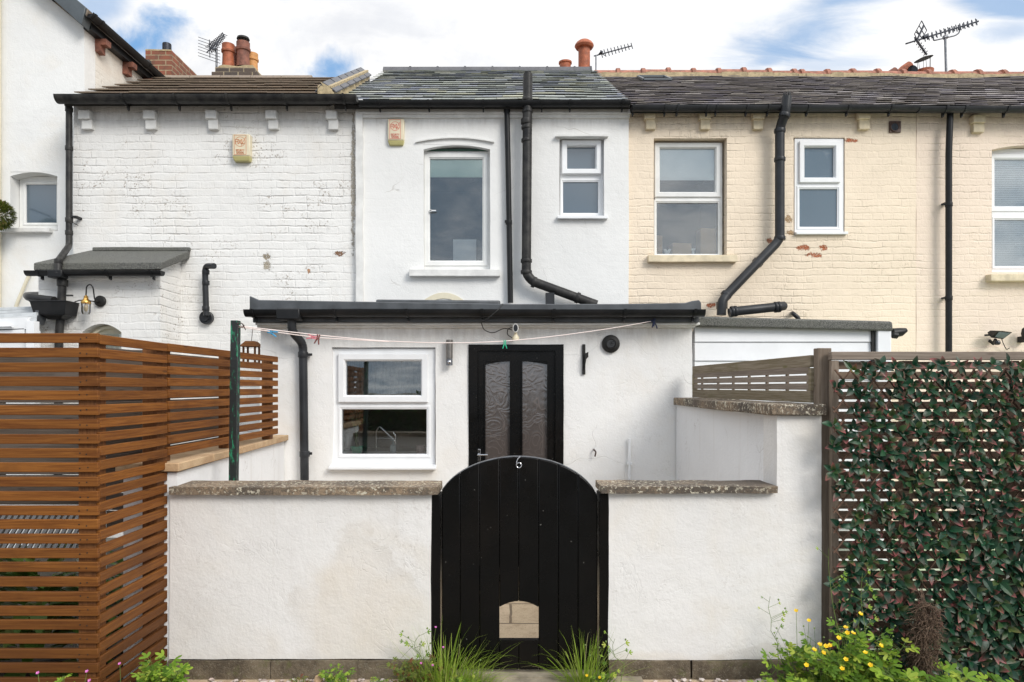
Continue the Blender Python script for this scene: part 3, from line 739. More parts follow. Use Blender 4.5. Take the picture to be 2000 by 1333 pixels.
for k in range(8):
    a = k * .42; m.rnd()
    m.prism([(XT + .07 - a, ZT - .06 + a * .83), (XT + .12 - a, ZT + .16 + a * .83), (XT + .12 - a - .40, ZT + .16 + (a + .40) * .83), (XT + .07 - a - .40, ZT - .03 + (a + .40) * .83)], 'y', YT - .17 - (k % 2) * .006, YT - .02)
m.build('verge_board', 'slate_grey_trim', tall, bevel=.006)
m = MB(); gx, gz = XT + .15, ZT + .10; r = .06; n = 10
m.prism([(gx - r * math.cos(math.pi * i / n), gz - r * math.sin(math.pi * i / n)) for i in range(n + 1)] + [(gx + (r - .006) * math.cos(math.pi * i / n), gz - (r - .006) * math.sin(math.pi * i / n)) for i in range(n + 1)], 'y', YT - .16, 11.6)
for y in (YT - .12, YT + .03, 9.6, 10.6): m.prism([(gx - .067 * math.cos(math.pi * i / n), gz + .004 - .067 * math.sin(math.pi * i / n)) for i in range(n + 1)], 'y', y, y + .04)
m.box(XT + .0, XT + .09, YT - .02, 11.6, ZT - .03, ZT + .06)
m.build('eaves_gutter', 'black_plastic', tall)
for px in (190, 243, 282):
    y = XT * F / (px - 1000); c = MB()
    c.rough(XT - .02, XT + .14, y - .05, y + .06, PZ(90, 8.7), PZ(79, 8.7), .05, .006, 9, px); c.rough(XT - .02, XT + .07, y - .05, y + .06, PZ(104, 8.7), PZ(90, 8.7), .05, .006, 9, px)
    c.build('brick_corbel', 'terracotta_dark', tall)
YW = YT + .15
window(tall, YW, (38, 112, 345, 450), [(50, 111, 360, 436, 0)], mat='upvc_warm', glass='glass_frost', sill=(8, 119, 453, 461), sill_mat='white_cement', sill_out=.22)
m = MB(); m.tube([(PX(2, YT), YT - .05, 0), (PX(2, YT), YT - .05, 7.5)], .035); m.build('waste_pipe', 'cream_white', tall)
m = MB(); m.tube(bend([P(60, 530, YT - .05), P(30, 600, YT - .05), P(28, 640, YT - .05)]), .02); m.build('cable_conduit', 'cream_white', tall)

# ---- white painted brick terrace
xL0, xL1 = PX(143, YM), PX(698, YM)
left = thing('terrace_house', 'white painted brick terrace house with flaking paint and brown tiled roof', 'house', ((xL0 + xL1) / 2, YM, 0))
m = MB(); wall(m, xL0, xL1, 0, PZ(206, YM), YM, .25, amp=.008, seed=9); m.build('wall', 'white_brick', left)
m = MB(); m.rough(xL0 + .26, xL0 + .0, YM + .26, 12, 0, 4.9, .5, .003) if False else None
tA = rad(29); y0, z0 = YM - .16, PZ(197, YM - .16); y1 = 10.15; z1 = z0 + (y1 - y0) * math.tan(tA)
m = MB(); xv0, xv1 = PX(118, y0), -2.12
u = Vector((0, y1 - y0, z1 - z0)); LL = u.length; u /= LL; nr = Vector((0, -u.z, u.y)); N = 8
for k in range(N):
    x = xv0
    while x < xv1:
        b = min(x + .33, xv1); m.rnd()
        t0, t1 = LL * k / N + RND.uniform(-.006, .006), min(LL * (k + 1.25) / N, LL); h = .070 + RND.uniform(-.003, .003)
        B = Vector((0, y0, z0)); q = lambda xx, t, hh: Vector((xx, 0, 0)) + B + u * t + nr * hh
        m.hexa([q(x, t0, h - .014), q(b - .003, t0, h - .014), q(b - .003, t1, -.02), q(x, t1, -.02), q(x, t0, h), q(b - .003, t0, h), q(b - .003, t1, .012), q(x, t1, .012)])
        x = b
rf = m.build('roof', 'brown_tile', left)
deck(left, xv0 + .03, xv1, y0, z0, y1, z1, PZ(206, YM) - .02)
m = MB()
x = xv0 + .05
while x < PX(612, y1):
    m.rnd(); b = min(x + .45, PX(700, y1)); m.prism([(y1 - .13, z1 - .06), (y1 - .06, z1 + .05), (y1 + .06, z1 + .05), (y1 + .13, z1 - .06)], 'x', x, b - .008); x = b
m.build('ridge', 'brown_tile', rf)
gutter(left, PX(114, y0 - .05), PX(697, y0 - .05), y0 + .02, z0 + .022, .078, 'worn_black', [PX(a, y0) for a in (250, 350, 451, 560, 675)])
corbels(left, [(155, 178), (280, 303), (403, 424), (520, 541), (638, 659)], YM, 'white_cement')
YP = YM - .09
m = MB(); m.tube(bend([P(135, 205, YP), P(135, 481, YP), P(114, 510, 7.45), P(114, 536, 7.42)], .06), .035)
for py in (214, 290, 430, 455): collar(m, P(135, py, YP), (0, 0, 1), .042)
collar(m, P(114, 511, 7.45), (0, 0, 1), .042)
dp = m.build('downpipe', 'worn_black', left)
m = MB()
for py in (424,): m.beam(P(133, py, YP), P(152, py, YP), .05, .018); m.box(PX(144, YP), PX(151, YP), YP, YM + .02, PZ(py + 2, YP), PZ(py - 2, YP))
m.tube([P(129, 434, YP - .04), P(144, 436, YP - .02), P(153, 441, YP)], .005, 6); m.build('clip', 'worn_black', dp)
m = MB(); Yp = YM - .12
m.tube(bend([P(418, 520, Yp - .12), P(401, 520, Yp), P(401, 560, Yp), P(403, 617, Yp)], .07), .034)
for py in (532, 553, 603): collar(m, P(402, py, Yp), (0, 0, 1), .041)
m.lathe(P(404, 621, YM - .03), [(.078, -.02), (.078, .03), (.07, .035), (.045, .03), (.045, .06), (.034, .06)], 24, 'y')
m.build('waste_pipe', 'grey_pipe', left)
# stack of the white house, beyond its ridge
Yc = 10.75
c = MB(); c.rough(PX(420, Yc), PX(497, Yc), Yc, Yc + .55, z1 - .8, PZ(132, Yc), .2, .004, 3); c.rough(PX(415, Yc), PX(503, Yc), Yc - .04, Yc + .6, z1 - .3, PZ(143, Yc), .2, .004, 3)
ch = c.build('chimney', 'dark_brick', left)
c = MB(); c.rough(PX(424, Yc), PX(494, Yc), Yc + .03, Yc + .5, PZ(133, Yc), PZ(126, Yc), .05, .02, 6); c.build('flaunching', 'mortar', ch)
def pot(parent, px, pt, pb, Y, r, mat, crown=True, name='chimney_pot'):
    c = MB(); z0, z1 = PZ(pb, Y), PZ(pt, Y); h = z1 - z0; X = PX(px, Y)
    c.lathe((X, Y, z0 - .05), [(r * 1.08, 0), (r, .1), (r * .96, h * .72), (r * 1.16, h * .76), (r * 1.18, h * .86), (r * 1.05, h * .9), (r * 1.06, h + .05), (r * .85, h + .05), (r * .8, h * .5)], 22, caps=False)
    return c.build(name, mat, parent)
pot(ch, 446, 88, 128, Yc + .2, .092, 'terracotta'); p = pot(ch, 475, 84, 127, Yc + .18, .098, 'terracotta_dark'); pot(ch, 493, 106, 138, Yc + .4, .085, 'terracotta_tan'); pot(ch, 460, 95, 127, Yc + .42, .075, 'terracotta_dark')
c = MB(); X, Yq = PX(475, Yc + .18), Yc + .18; zt = PZ(74, Yq)
c.lathe((X, Yq, zt), [(.10, -.03), (.09, 0), (.03, .018), (0.001, .022)], 22)
for k in range(12):
    a = k * math.pi / 6; c.tube([(X + .08 * math.cos(a), Yq + .08 * math.sin(a), zt - .1), (X + .088 * math.cos(a), Yq + .088 * math.sin(a), zt - .02)], .003, 5)
c.build('wire_cowl', 'iron', p)
# red brick stack at the junction with the gabled house
Yd = 10.5
c = MB(); c.rough(PX(284, Yd), PX(335, Yd), Yd, Yd + 1.5, 5.2, PZ(99, Yd), .2, .004, 3); c2 = c.build('chimney', 'red_brick', tall)
c = MB(); c.rough(PX(284, Yd) - .0, PX(334, Yd), Yd + .0, Yd + 1.4, PZ(100, Yd), PZ(97, Yd), .1, .012, 4); c.build('flaunching', 'mortar', c2)
c = MB(); X = PX(326, Yd + .2); zb, zt = PZ(100, Yd + .2), PZ(86, Yd + .2); c.lathe((X, Yd + .2, zb - .05), [(.062, 0), (.062, zt - zb + .05), (.04, zt - zb + .055)], 20)
for k in range(5): c.lathe((X, Yd + .2, zb + .01 + k * .021), [(.066, 0), (.066, .008)], 20)
c.build('flue_terminal', 'metal_dark', c2)
c = MB(); c.rough(PX(281, Yd), PX(304, Yd), Yd - .08, Yd - .002, PZ(150, Yd), PZ(134, Yd), .08, .012, 4); c.rough(PX(284, Yd), PX(296, Yd), Yd - .06, Yd - .002, PZ(135, Yd), PZ(121, Yd), .08, .008, 4); c.build('lead_flashing', 'lead', c2)

# ---- white rendered house in the centre
xC0, xC1 = PX(698, YM) + .003, PX(1227, YM)
cen = thing('rendered_house', 'white smooth rendered terrace house with grey slate roof in the middle of the row', 'house', ((xC0 + xC1) / 2, YM, 0))
def R4(a, b, c, d, Y): return (PX(a, Y), PX(b, Y), PZ(d, Y), PZ(c, Y))
Yc_ = YM - .035
m = MB(); h1 = R4(827, 957.4, 283, 531, Yc_); h2 = R4(1093, 1180, 270, 430, Yc_)
wall(m, xC0, xC1, 0, PZ(207, Yc_), Yc_, .26, [h1, h2], amp=.005, seed=21)
sp = arc(h1[0], h1[1], h1[3] - .055, .05)
m.prism([(h1[0], h1[3] + .001), *sp, (h1[1], h1[3] + .001)], 'y', Yc_ + .002, Yc_ + .2)
m.build('wall', 'centre_render', cen)
m = MB(); X0, X1 = PX(702, Yc_), PX(1229, Yc_)
for (a, b, o) in ((214, 222, .040), (222, 226, .052), (226, 232, .030)): m.rough(X0 - .0, X1 + (.01 if o > .05 else 0), Yc_ - o, Yc_ + .01, PZ(b, Yc_), PZ(a, Yc_) + .001, .3, .003, 2, a)
m.build('cornice', 'white_cement', cen, bevel=.003)
m = MB(); m.rough(xC0 - .005, xC0 + .075, Yc_ - .045, Yc_ + .0, 2.2, PZ(197, Yc_), .1, .009, 2.4, 5); m.build('render_edge', 'white_cement', cen)
m = MB()                                               # raised drip moulds
pa = arc(PX(812, Yc_), PX(965, Yc_), PZ(280, Yc_), .050, 18); m.prism(pa + [(x, z + .014) for x, z in reversed(pa)], 'y', Yc_ - .03, Yc_ + .004); m.build('drip_mould', 'white_cement', cen)
m = MB(); m.rough(PX(1085, Yc_), PX(1187, Yc_), Yc_ - .06, Yc_ + .005, PZ(270, Yc_), PZ(266.5, Yc_), .1, .002, 5); m.build('drip_mould', 'white_cement', cen)
m = MB(); pa = arc(PX(822, Yc_), PX(912, Yc_), PZ(592, Yc_), .12, 18); m.prism(pa + [(x, z - .07) for x, z in reversed(pa)], 'y', Yc_ - .012, Yc_ + .004); m.build('brick_arch', 'cream_white', cen)
Yw = Yc_ + .09
w = window(cen, Yw, (829, 957, 296, 529), [(839, 943, 310, 510, .012)], mat='upvc_warm', sill=(803, 977, 531, 544), sill_out=.17, roomd=1.6, inner=.3)
m = MB(); m.box(PX(830, Yw), PX(955, Yw), Yw - .015, Yw + .03, PZ(296, Yw), PZ(292, Yw)); m.build('head_board', 'dk_green', w)
m = MB(); m.box(PX(836, Yw), PX(946, Yw), Yw + .034, Yw + .039, PZ(342, Yw), PZ(300, Yw)); m.box(PX(836, Yw), PX(946, Yw), Yw + .030, Yw + .044, PZ(345, Yw), PZ(342, Yw)); m.build('roller_blind', 'blind_green', w)
m = MB(); m.box(PX(840, Yw), PX(852, Yw), Yw - .035, Yw - .022, PZ(414, Yw), PZ(412, Yw)); m.box(PX(840, Yw), PX(843, Yw), Yw - .035, Yw + .0, PZ(415, Yw), PZ(411, Yw)); m.build('handle', 'upvc', w)
Yr = Yw + .25
m = MB(); a, b, c, d = R4(885, 930, 468, 515, Yr); m.box(a, b, Yr, Yr + .02, c - .2, d); tag(m.build('paper_board', 'paper'), 'pale board leaning inside the tall upstairs window of the middle house', 'board')
w = window(cen, Yw, (1094, 1178, 276, 427), [(1107, 1163, 287, 332, .05, 'glass_frost'), (1099, 1169, 355, 417, 0, 'glass_frost')], sill=(1087, 1184, 427.5, 433), sill_mat='upvc', sill_out=.15, room=None)
# roof of the middle house
tB = rad(30); y0, z0 = YM - .17, PZ(203, YM - .17); y1 = 11.25; z1 = z0 + (y1 - y0) * math.tan(tB)
m = MB(); slates(m, -2.09, PX(1232, y0), y0, z0, y1, z1, .25, 17, lift=.026, th=.008, jit=.003, wav=.012); rf = m.build('roof', 'slate', cen)
deck(cen, -2.07, PX(1231, y0), y0, z0, y1, z1, PZ(207, Yc_) - .02, -1.83)
m = MB(); x = PX(750, y1)
while x < PX(1150, y1):
    b = min(x + .45, PX(1155, y1)); m.rnd(); m.prism([(y1 - .12, z1 - .05), (y1 - .07, z1 + .035), (y1, z1 + .065), (y1 + .07, z1 + .035), (y1 + .12, z1 - .05)], 'x', x, b - .006)
    m.prism([(y1 - .13, z1 - .05), (y1 - .075, z1 + .045), (y1, z1 + .075), (y1 + .075, z1 + .045), (y1 + .13, z1 - .05)], 'x', b - .025, b + .0); x = b
m.build('ridge', 'dark_tile', rf)
m = MB()                                               # tiled party-wall upstand
ya, yb = YM - .12, 10.0; n = 6
za = z0 + (ya - y0) * math.tan(rad(29)); zb = z0 + (yb - y0) * math.tan(rad(29))
def up_(x0, x1, t0, t1, hb, ht, mb, xm=0):
    A = Vector((0, ya + (yb - ya) * t0, za + (zb - za) * t0)); B = Vector((0, ya + (yb - ya) * t1, za + (zb - za) * t1)); pts = []
    for q in (A, B):
        for (x, h) in ((x0, hb), (x1, hb), (x1 + xm, ht), (x0 - xm, ht)): pts.append(Vector((x, 0, h)) + q)
    mb.add(pts, [(3, 2, 1, 0), (4, 5, 6, 7), (0, 1, 5, 4), (1, 2, 6, 5), (2, 3, 7, 6), (3, 0, 4, 7)])
xa, xb = PX(612, ya) + .02, PX(652, ya)
up_(xa + .03, xb, 0, 1, 0.0, .13, m); m.prism([(xa + .03, za + .12), (xb, za + .12), (xb - .05, za + .19), (xb - .16, za + .25), (xa + .1, za + .19)], 'y', ya - .001, ya + .04)
um = m.build('party_upstand', 'mortar', cen)
m = MB()
for k in range(n):
    m.rnd(); e0, e1 = k / n + .012 * (k > 0), (k + 1) / n - .012
    A = [Vector((0, ya + (yb - ya) * e, za + (zb - za) * e)) for e in (e0, e1)]; xm = (xa + xb) / 2 - .02
    for (p0, p1) in (((xa, .14), (xm, .25)), ((xm + .002, .25), (xb + .03, .14))):
        pts = [Vector((p0[0], 0, p0[1])) + A[0], Vector((p1[0], 0, p1[1])) + A[0], Vector((p1[0], 0, p1[1])) + A[1], Vector((p0[0], 0, p0[1])) + A[1]]
        m.hexa([p - Vector((0, 0, .02)) for p in pts] + pts)
m.build('coping_tile', 'dark_tile', um, bevel=.004)
m = MB(); up_(xa + .03, xb - .02, 0, 1, .128, .205, m); m.build('mortar_bed', 'mortar', um)
gutter(cen, PX(703, y0), PX(1229, y0), y0 + .03, z0 + .01, .055, 'black_plastic', [PX(a, y0) for a in (742, 838, 944, 1058, 1113, 1215)])
m = MB(); m.tube([P(990, 214, YM - .10), P(992, 300, YM - .10), P(997, 592, YM - .10)], .032)
for py in (216, 435): collar(m, P(990 + (py - 214) * .018, py, YM - .10), (0, 0, 1), .038)
m.box(PX(986, YM), PX(1000, YM), YM - .09, YM, PZ(437, YM), PZ(434, YM)); m.build('downpipe', 'black_plastic', cen)
m = MB(); Ys = YM - .17
m.tube(bend([P(1031, 146, Ys), P(1030, 240, Ys), P(1028, 535, Ys), P(1040, 550, Ys), P(1165, 596, Ys)], .10, 7), .055, 18)
for py in (195, 218, 238, 250, 275): collar(m, P(1030 if py < 230 else 1028.5, py, Ys), (0, 0, 1), .062 + (.004 if py in (238,) else 0), .035 if py not in (238,) else .06)
for a, b in ((510, 1028), (532, 1028)): collar(m, P(b, a, Ys), (0, 0, 1), .066, .04)
for q in ((1043, 551.5), (1128, 582)): collar(m, P(*q, Ys), (1, 0, -.37), .066, .04)
m.lathe(P(1031, 147, Ys), [(.05, 0), (.05, .02), (.03, .03)], 18)
m.build('soil_pipe', 'worn_black', cen)
m = MB(); m.box(PX(1066, 7.7), PX(1083, 7.7), 7.7, 7.8, 2.3, PZ(572, 7.7)); m.build('vent_stub', 'grey_pipe', cen)
# pots behind its ridge
Yq = 11.9
c = MB(); c.rough(PX(1085, Yq), PX(1165, Yq), Yq, Yq + .6, 6.2, PZ(141, Yq), .2, .01, 3); ch = c.build('chimney', 'red_brick', cen)
zb = PZ(138, Yq + .3); X = PX(1141, Yq + .3); k_ = (Yq + .3) / F; Yv = Yq + .3
c = MB(); c.lathe((X, Yv, zb - .12), [(.105, 0), (.105, .12 + 42 * k_), (.15, .12 + 43 * k_), (.172, .12 + 47 * k_), (.165, .12 + 50 * k_), (.12, .12 + 54 * k_), (.105, .12 + 54 * k_)], 24); pp = c.build('lantern_pot', 'terracotta', ch)
c = MB(); c.lathe((X, Yv, zb), [(.155, 50 * k_), (.145, 53 * k_), (.10, 57 * k_), (.03, 59 * k_)], 24); c.build('pot_cap', 'terracotta', pp)
c = MB(); c.lathe((X, Yv, zb), [(.135, 47 * k_), (.135, 51 * k_)], 24); c.build('pot_throat', 'lens_black', pp)
X = PX(1104, Yv); c = MB(); c.lathe((X, Yv, zb - .1), [(.095, 0), (.10, .1 + 12 * k_), (.118, .1 + 13 * k_), (.118, .1 + 16 * k_), (.09, .1 + 16 * k_), (.08, .1)], 24, caps=False); c.build('chimney_pot', 'terracotta', ch)
c = MB(); c.lathe((PX(1125, Yv + .4), Yv + .4, zb - .1), [(.08, 0), (.085, .1 + 7 * k_), (.06, .1 + 10 * k_), (.02, .1 + 11 * k_)], 18); c.build('chimney_pot', 'terracotta_dark', ch)

# ---- cream house and its peach-cream neighbour share the long purple slate roof
xR0, xR1 = PX(1227, YM) + .003, PX(1790, YM)
YR = YM + .01
cream = thing('cream_house', 'cream painted brick terrace house with two upstairs windows and a bent soil pipe', 'house', ((xR0 + xR1) / 2, YR, 0))
m = MB(); h1 = R4(1277, 1420, 270, 505, YR); h2 = R4(1550, 1650, 269, 460, YR)
wall(m, xR0, xR1, 0, PZ(214, YR), YR, .26, [h1, h2], amp=.007, seed=33); m.build('wall', 'cream_brick', cream)
Yw = YR + .10
w = window(cream, Yw, (1279, 1411, 279, 502), [(1288, 1397, 290, 376, .02), (1282, 1403, 396, 497, 0)], mat='upvc_warm', sill=(1261, 1431, 504, 517), sill_mat='cream_cement', sill_out=.18, roomd=1.6, inner=.2)
m = MB(); m.box(PX(1283, Yw), PX(1402, Yw), Yw + .034, Yw + .038, PZ(351, Yw), PZ(284, Yw)); m.build('roller_blind', 'blind_white', w)
Yi = Yw + .075
def card(px0, px1, pt, pb, Y, d, lab, rot=0):
    c = MB(); a, b, z0_, z1_ = R4(px0, px1, pt, pb, Y); s_ = .02 * (b - a)
    c.hexa([(a, Y, z0_), (b, Y, z0_), (b, Y + d, z0_), (a, Y + d, z0_), (a + s_, Y + rot, z1_ + .01), (b - s_, Y + rot, z1_), (b - s_, Y + d + rot, z1_), (a + s_, Y + d + rot, z1_ + .01)])
    c.box(a + .2 * (b - a), a + .25 * (b - a), Y - .003, Y, z0_ + .02, z0_ + .035)
    tag(c.build('cardboard_box', 'card', bevel=.003), lab, 'box', 'cardboard boxes in the cream house window')
card(1279, 1294, 461, 500, Yi, .2, 'narrow brown cardboard box in the left corner of the cream house window')
card(1313, 1351, 476, 500, Yi, .2, 'low wide cardboard box in the middle of the cream house window')
card(1368, 1399, 447, 500, Yi, .2, 'tall upright cardboard box at the right of the cream house window')
c = MB(); a = lambda px, py: (PX(px, Yi), PZ(py, Yi))
c.prism([a(1296, 486), a(1302, 486), a(1304, 491), a(1307, 486), a(1312, 486), a(1308, 495), a(1308, 500), a(1300, 500), a(1300, 495)], 'y', Yi + .02, Yi + .05); tag(c.build('ornament_letter', 'paper'), 'small white Y-shaped letter ornament beside the low cardboard box', 'ornament')
c = MB(); c.prism([a(1351, 485), a(1359, 485), a(1359, 488), a(1357, 489), a(1357, 496), a(1359, 498), a(1359, 500), a(1351, 500), a(1351, 498), a(1353, 496), a(1353, 489), a(1351, 488)], 'y', Yi + .02, Yi + .05); tag(c.build('ornament_letter', 'paper'), 'small white I-shaped letter ornament between two cardboard boxes', 'ornament')
w = window(cream, YR + .015, (1552, 1648, 271, 458), [(1570, 1629, 288, 348, .03, 'glass_obscure'), (1561, 1636, 369, 444, 0, 'glass_obscure')], sill=(1551, 1652, 455, 460), sill_mat='upvc', sill_out=.06, room=None)
m = MB(); Yv = YR
m.box(PX(1736, Yv), PX(1758, Yv), Yv - .02, Yv + .01, PZ(260, Yv), PZ(238, Yv)); m.lathe(P(1747, 249, Yv - .02), [(.052, 0), (.052, .012), (.044, .012), (.044, .002)], 22, 'y')
vb = m.build('wall_vent', 'vent_brown', cream, bevel=.003)
m = MB(); m.lathe(P(1747, 249, Yv - .022), [(.044, 0), (.044, .005)], 22, 'y'); m.box(PX(1746, Yv), PX(1748, Yv), Yv - .03, Yv - .02, PZ(256, Yv), PZ(242, Yv)); m.build('vent_hole', 'lens_black', vb)
corbels(cream, [(1259, 1280), (1366, 1387), (1469, 1491), (1676, 1699)], YR, 'cream_cement', 217, 252)
y0, z0 = YM - .15, PZ(211, YM - .15); y1 = 11.2; z1 = PZ(146, y1) - .03
xr = PX(1232, y0)
m = MB(); slates(m, xr + .004, PX(1795, y0), y0, z0, y1, z1, .20, 22, lift=.026, th=.008, wav=.03, jit=.010); rf = m.build('roof', 'slate_purple', cream)
deck(cream, xr + .006, PX(1795, y0), y0, z0, y1, z1, PZ(214, YR) - .02)
def red_ridge(parent, xs0, xs1):
    m = MB(); x = xs0; k = 0
    mo = MB()
    while x < xs1:
        b = min(x + .41, xs1); m.rnd(); dz = noise.noise(Vector((x, 0, 0))) * .03 - .006 * (x - 1.2); s_ = RND.uniform(-.008, .008)
        pr = [(y1 - .14, z1 - .03 + dz), (y1 - .12, z1 + .03 + dz), (y1 - .07, z1 + .085 + dz), (y1, z1 + .105 + dz), (y1 + .07, z1 + .085 + dz), (y1 + .14, z1 - .03 + dz)]
        m.prism(pr, 'x', x, b - .004)
        m.prism([(yy + (yy - y1) * .18, zz + .028) for yy, zz in pr], 'x', b - .055, b + .004)
        mo.rough(x, b, y1 - .17, y1 - .10, z1 - .08 + dz, z1 + .0 + dz, .08, .015, 6, x)
        x = b; k += 1
    r_ = m.build('ridge', 'ridge_red', parent); mo.build('ridge_bedding', 'mortar', parent)
red_ridge(rf, PX(1160, y1), PX(1795, y0) + .01)
m = MB(); q = lambda px, py: P(px, py, 10.7)
sk = [(1250, 150), (1302, 150), (1306, 154), (1262, 155)]
t = lambda px, py: Vector((PX(px, 10.6), 10.6, z0 + (10.6 - y0) * (z1 - z0) / (y1 - y0) + .045))
for a, b in (((2.0, 10.35), (2.42, 10.35)), ((2.0, 10.35), (1.98, 10.75)), ((2.42, 10.35), (2.40, 10.75)), ((1.98, 10.75), (2.40, 10.75))):
    zf = lambda y: z0 + (y - y0) * (z1 - z0) / (y1 - y0) + .05
    m.beam((a[0], a[1], zf(a[1])), (b[0], b[1], zf(b[1])), .035, .03)
m.build('roof_light', 'slate_grey_trim', rf)
gutter(cream, PX(1233, y0), PX(1790, y0), y0 + .03, z0 + .005, .055, 'grey_pipe', [PX(a, y0) for a in (1236, 1298, 1322, 1380, 1398, 1457, 1499, 1576, 1654, 1737)])
Ys = YM - .12
m = MB(); m.tube(bend([P(1537, 190, Ys - .1), P(1534, 222, Ys - .1), P(1523, 250, Ys), P(1523, 465, Ys), P(1516, 476, Ys), P(1418, 578, Ys - .1), P(1410, 590, Ys - .12), P(1409, 616, Ys - .12)], .07, 6), .054, 18)
for q_, d in (((1532, 226), (.3, 0, 1)), ((1523, 256), (0, 0, 1)), ((1523, 312), (0, 0, 1)), ((1523, 466), (0, 0, 1)), ((1418, 577), (1, 0, 1)), ((1410, 594), (0, 0, 1)), ((1410, 600), (0, 0, 1)), ((1480, 513), (1, 0, 1.04))):
    collar(m, P(q_[0], q_[1], Ys - (.09 if q_[1] < 240 or q_[1] > 570 else 0)), d, .064, .045)
for k in range(10):
    a = k * .628; b_ = P(1537, 190, Ys - .1); m.tube([b_ + Vector((.04 * math.cos(a), .04 * math.sin(a), -.02)), b_ + Vector((.035 * math.cos(a), .035 * math.sin(a), .05))], .006, 5)
m.build('soil_pipe', 'grey_pipe', cream)
m = MB(); m.tube([P(1424, 612, 7.7), P(1440, 608, 7.7), P(1516, 600, 7.7), P(1530, 598, 7.8)], .052, 16)
for px in (1430, 1436, 1515, 1521): collar(m, P(px, 608 - (px - 1440) * .1, 7.7), (1, 0, .1), .062, .03)
m.build('branch_pipe', 'grey_pipe', cream)
m = MB(); m.tube(bend([P(1548, 612, YM), P(1549, 613, YM - .15), P(1560, 622, YM - .15), P(1562, 640, YM - .15)], .04), .025); m.build('overflow_pipe', 'grey_pipe', cream)

xP1 = PX(2500, YM)
peach = thing('cream_house', 'peach cream painted brick house at the far right edge with a black downpipe', 'house', ((xR1 + xP1) / 2, YM, 0))
m = MB(); YQ = YM + .0085; h1 = R4(1937, 2090, 283, 532, YQ); wall(m, xR1 + .002, xP1, 0, PZ(214, YQ), YQ, .26, [h1], amp=.006, seed=43)
sp = arc(h1[0], h1[1], h1[3] - .06, .055); m.prism([(h1[0], h1[3] + .001), *sp, (h1[1], h1[3] + .001)], 'y', YQ + .002, YQ + .2); m.build('wall', 'peach_brick', peach)
m = MB(); m.prism(arc(PX(1890, YQ), PX(2010, YQ), PZ(686, YQ), .05) + [(x, z - .1) for x, z in reversed(arc(PX(1890, YQ), PX(2010, YQ), PZ(686, YQ), .05))], 'y', YQ - .012, YQ + .003); m.build('brick_arch', 'peach_brick', peach)
Yw = YQ + .10
w = window(peach, Yw, (1937, 2089, 291, 533), [(1942, 2082, 311, 404, .01), (1942, 2082, 429, 521, 0)], sill=(1913, 2110, 541, 554), sill_mat='cream_cement', sill_out=.20, roomd=.8)
for (a, b) in ((309, 406), (427, 523)):
    m = MB(); z = PZ(b, Yw)
    while z < PZ(a, Yw):
        m.hexa([(PX(1940, Yw), Yw + .035, z), (PX(2086, Yw), Yw + .035, z), (PX(2086, Yw), Yw + .05, z + .012), (PX(1940, Yw), Yw + .05, z + .012), (PX(1940, Yw), Yw + .036, z + .004), (PX(2086, Yw), Yw + .036, z + .004), (PX(2086, Yw), Yw + .051, z + .024), (PX(1940, Yw), Yw + .051, z + .024)]); z += .022
    m.build('venetian_blind', 'blind_white', w)
corbels(peach, [(1899, 1923), (2040, 2062)], YQ, 'cream_cement', 226, 258)
m = MB(); slates(m, PX(1795, y0) + .004, PX(2500, y0), y0, z0, y1, z1, .20, 22, lift=.026, th=.008, wav=.03, jit=.010); rf = m.build('roof', 'slate_purple', peach); red_ridge(rf, PX(1795, y0) + .02, PX(2490, y0))
deck(peach, PX(1795, y0) + .006, PX(2500, y0), y0, z0, y1, z1, PZ(214, YR) - .02)
gutter(peach, PX(1790, y0) + .003, PX(2500, y0), y0 + .03, z0 - .01, .055, 'grey_pipe', [PX(a, y0) for a in (1843, 1880, 1962, 2050)])
m = MB(); m.tube([P(1856, 216, YM - .1), P(1853, 300, YM - .1), P(1853, 690, YM - .1)], .035)
for py in (400, 583): collar(m, P(1853, py, YM - .1), (0, 0, 1), .041); m.box(PX(1838, YM), PX(1846, YM), YM - .08, YM, PZ(py + 1.5, YM), PZ(py - 1.5, YM)); m.beam(P(1838, py, YM - .07), P(1848, py, YM - .1), .02, .016)
m.tube([P(1856, 210, YM - .1), P(1856, 220, YM - .1)], [.06, .04]); m.build('downpipe', 'black_plastic', peach)
# pots behind the long ridge
Yq = 12.0
c = MB(); c.rough(PX(1738, Yq), PX(1822, Yq), Yq, Yq + .55, 5.8, PZ(150, Yq), .2, .01); ch = c.build('chimney', 'red_brick', cream)
c = MB(); A = P(1763, 144, Yq + .2); c.tube([A + Vector((-.1, 0, -.06)), A + Vector((.02, 0, .06)), A + Vector((.13, 0, .13))], [.085, .085, .09], 18); c.tube([A + Vector((.12, 0, -.1)), A + Vector((.12, 0, .08))], .09, 18); c.build('hooded_pot', 'terracotta', ch)
c = MB(); c.lathe(A + Vector((.13, -.02, .02)), [(.085, .065), (.085, .075)], 18, 'y'); c.build('pot_mouth', 'lens_black', ch)
c = MB(); B = P(1805, 143, Yq + .25); c.lathe(B + Vector((0, 0, -.15)), [(.14, 0), (.15, .15), (.155, .19), (.12, .19), (.11, .1)], 22, caps=False); po = c.build('chimney_pot', 'terracotta', ch)
c = MB(); T = B + Vector((-.01, 0, .16)); n = 22
ring = [T + Vector((.16 * math.cos(a), .13 * math.sin(a), .045 * math.cos(a) + .09 + .05 * math.sin(a) * 0)) for a in [2 * math.pi * k / n for k in range(n)]]
c.add(ring + [T + Vector((0, 0, .14))], [(k, (k + 1) % n, n) for k in range(n)] + [tuple(range(n - 1, -1, -1))])
for k in range(0, n, 4): c.tube([B + Vector((.1 * math.cos(k * .2856), .1 * math.sin(k * .2856), 0)), ring[k] * .7 + (T + Vector((0, 0, .09))) * .3], .004, 5)
c.build('metal_cowl', 'iron', po)
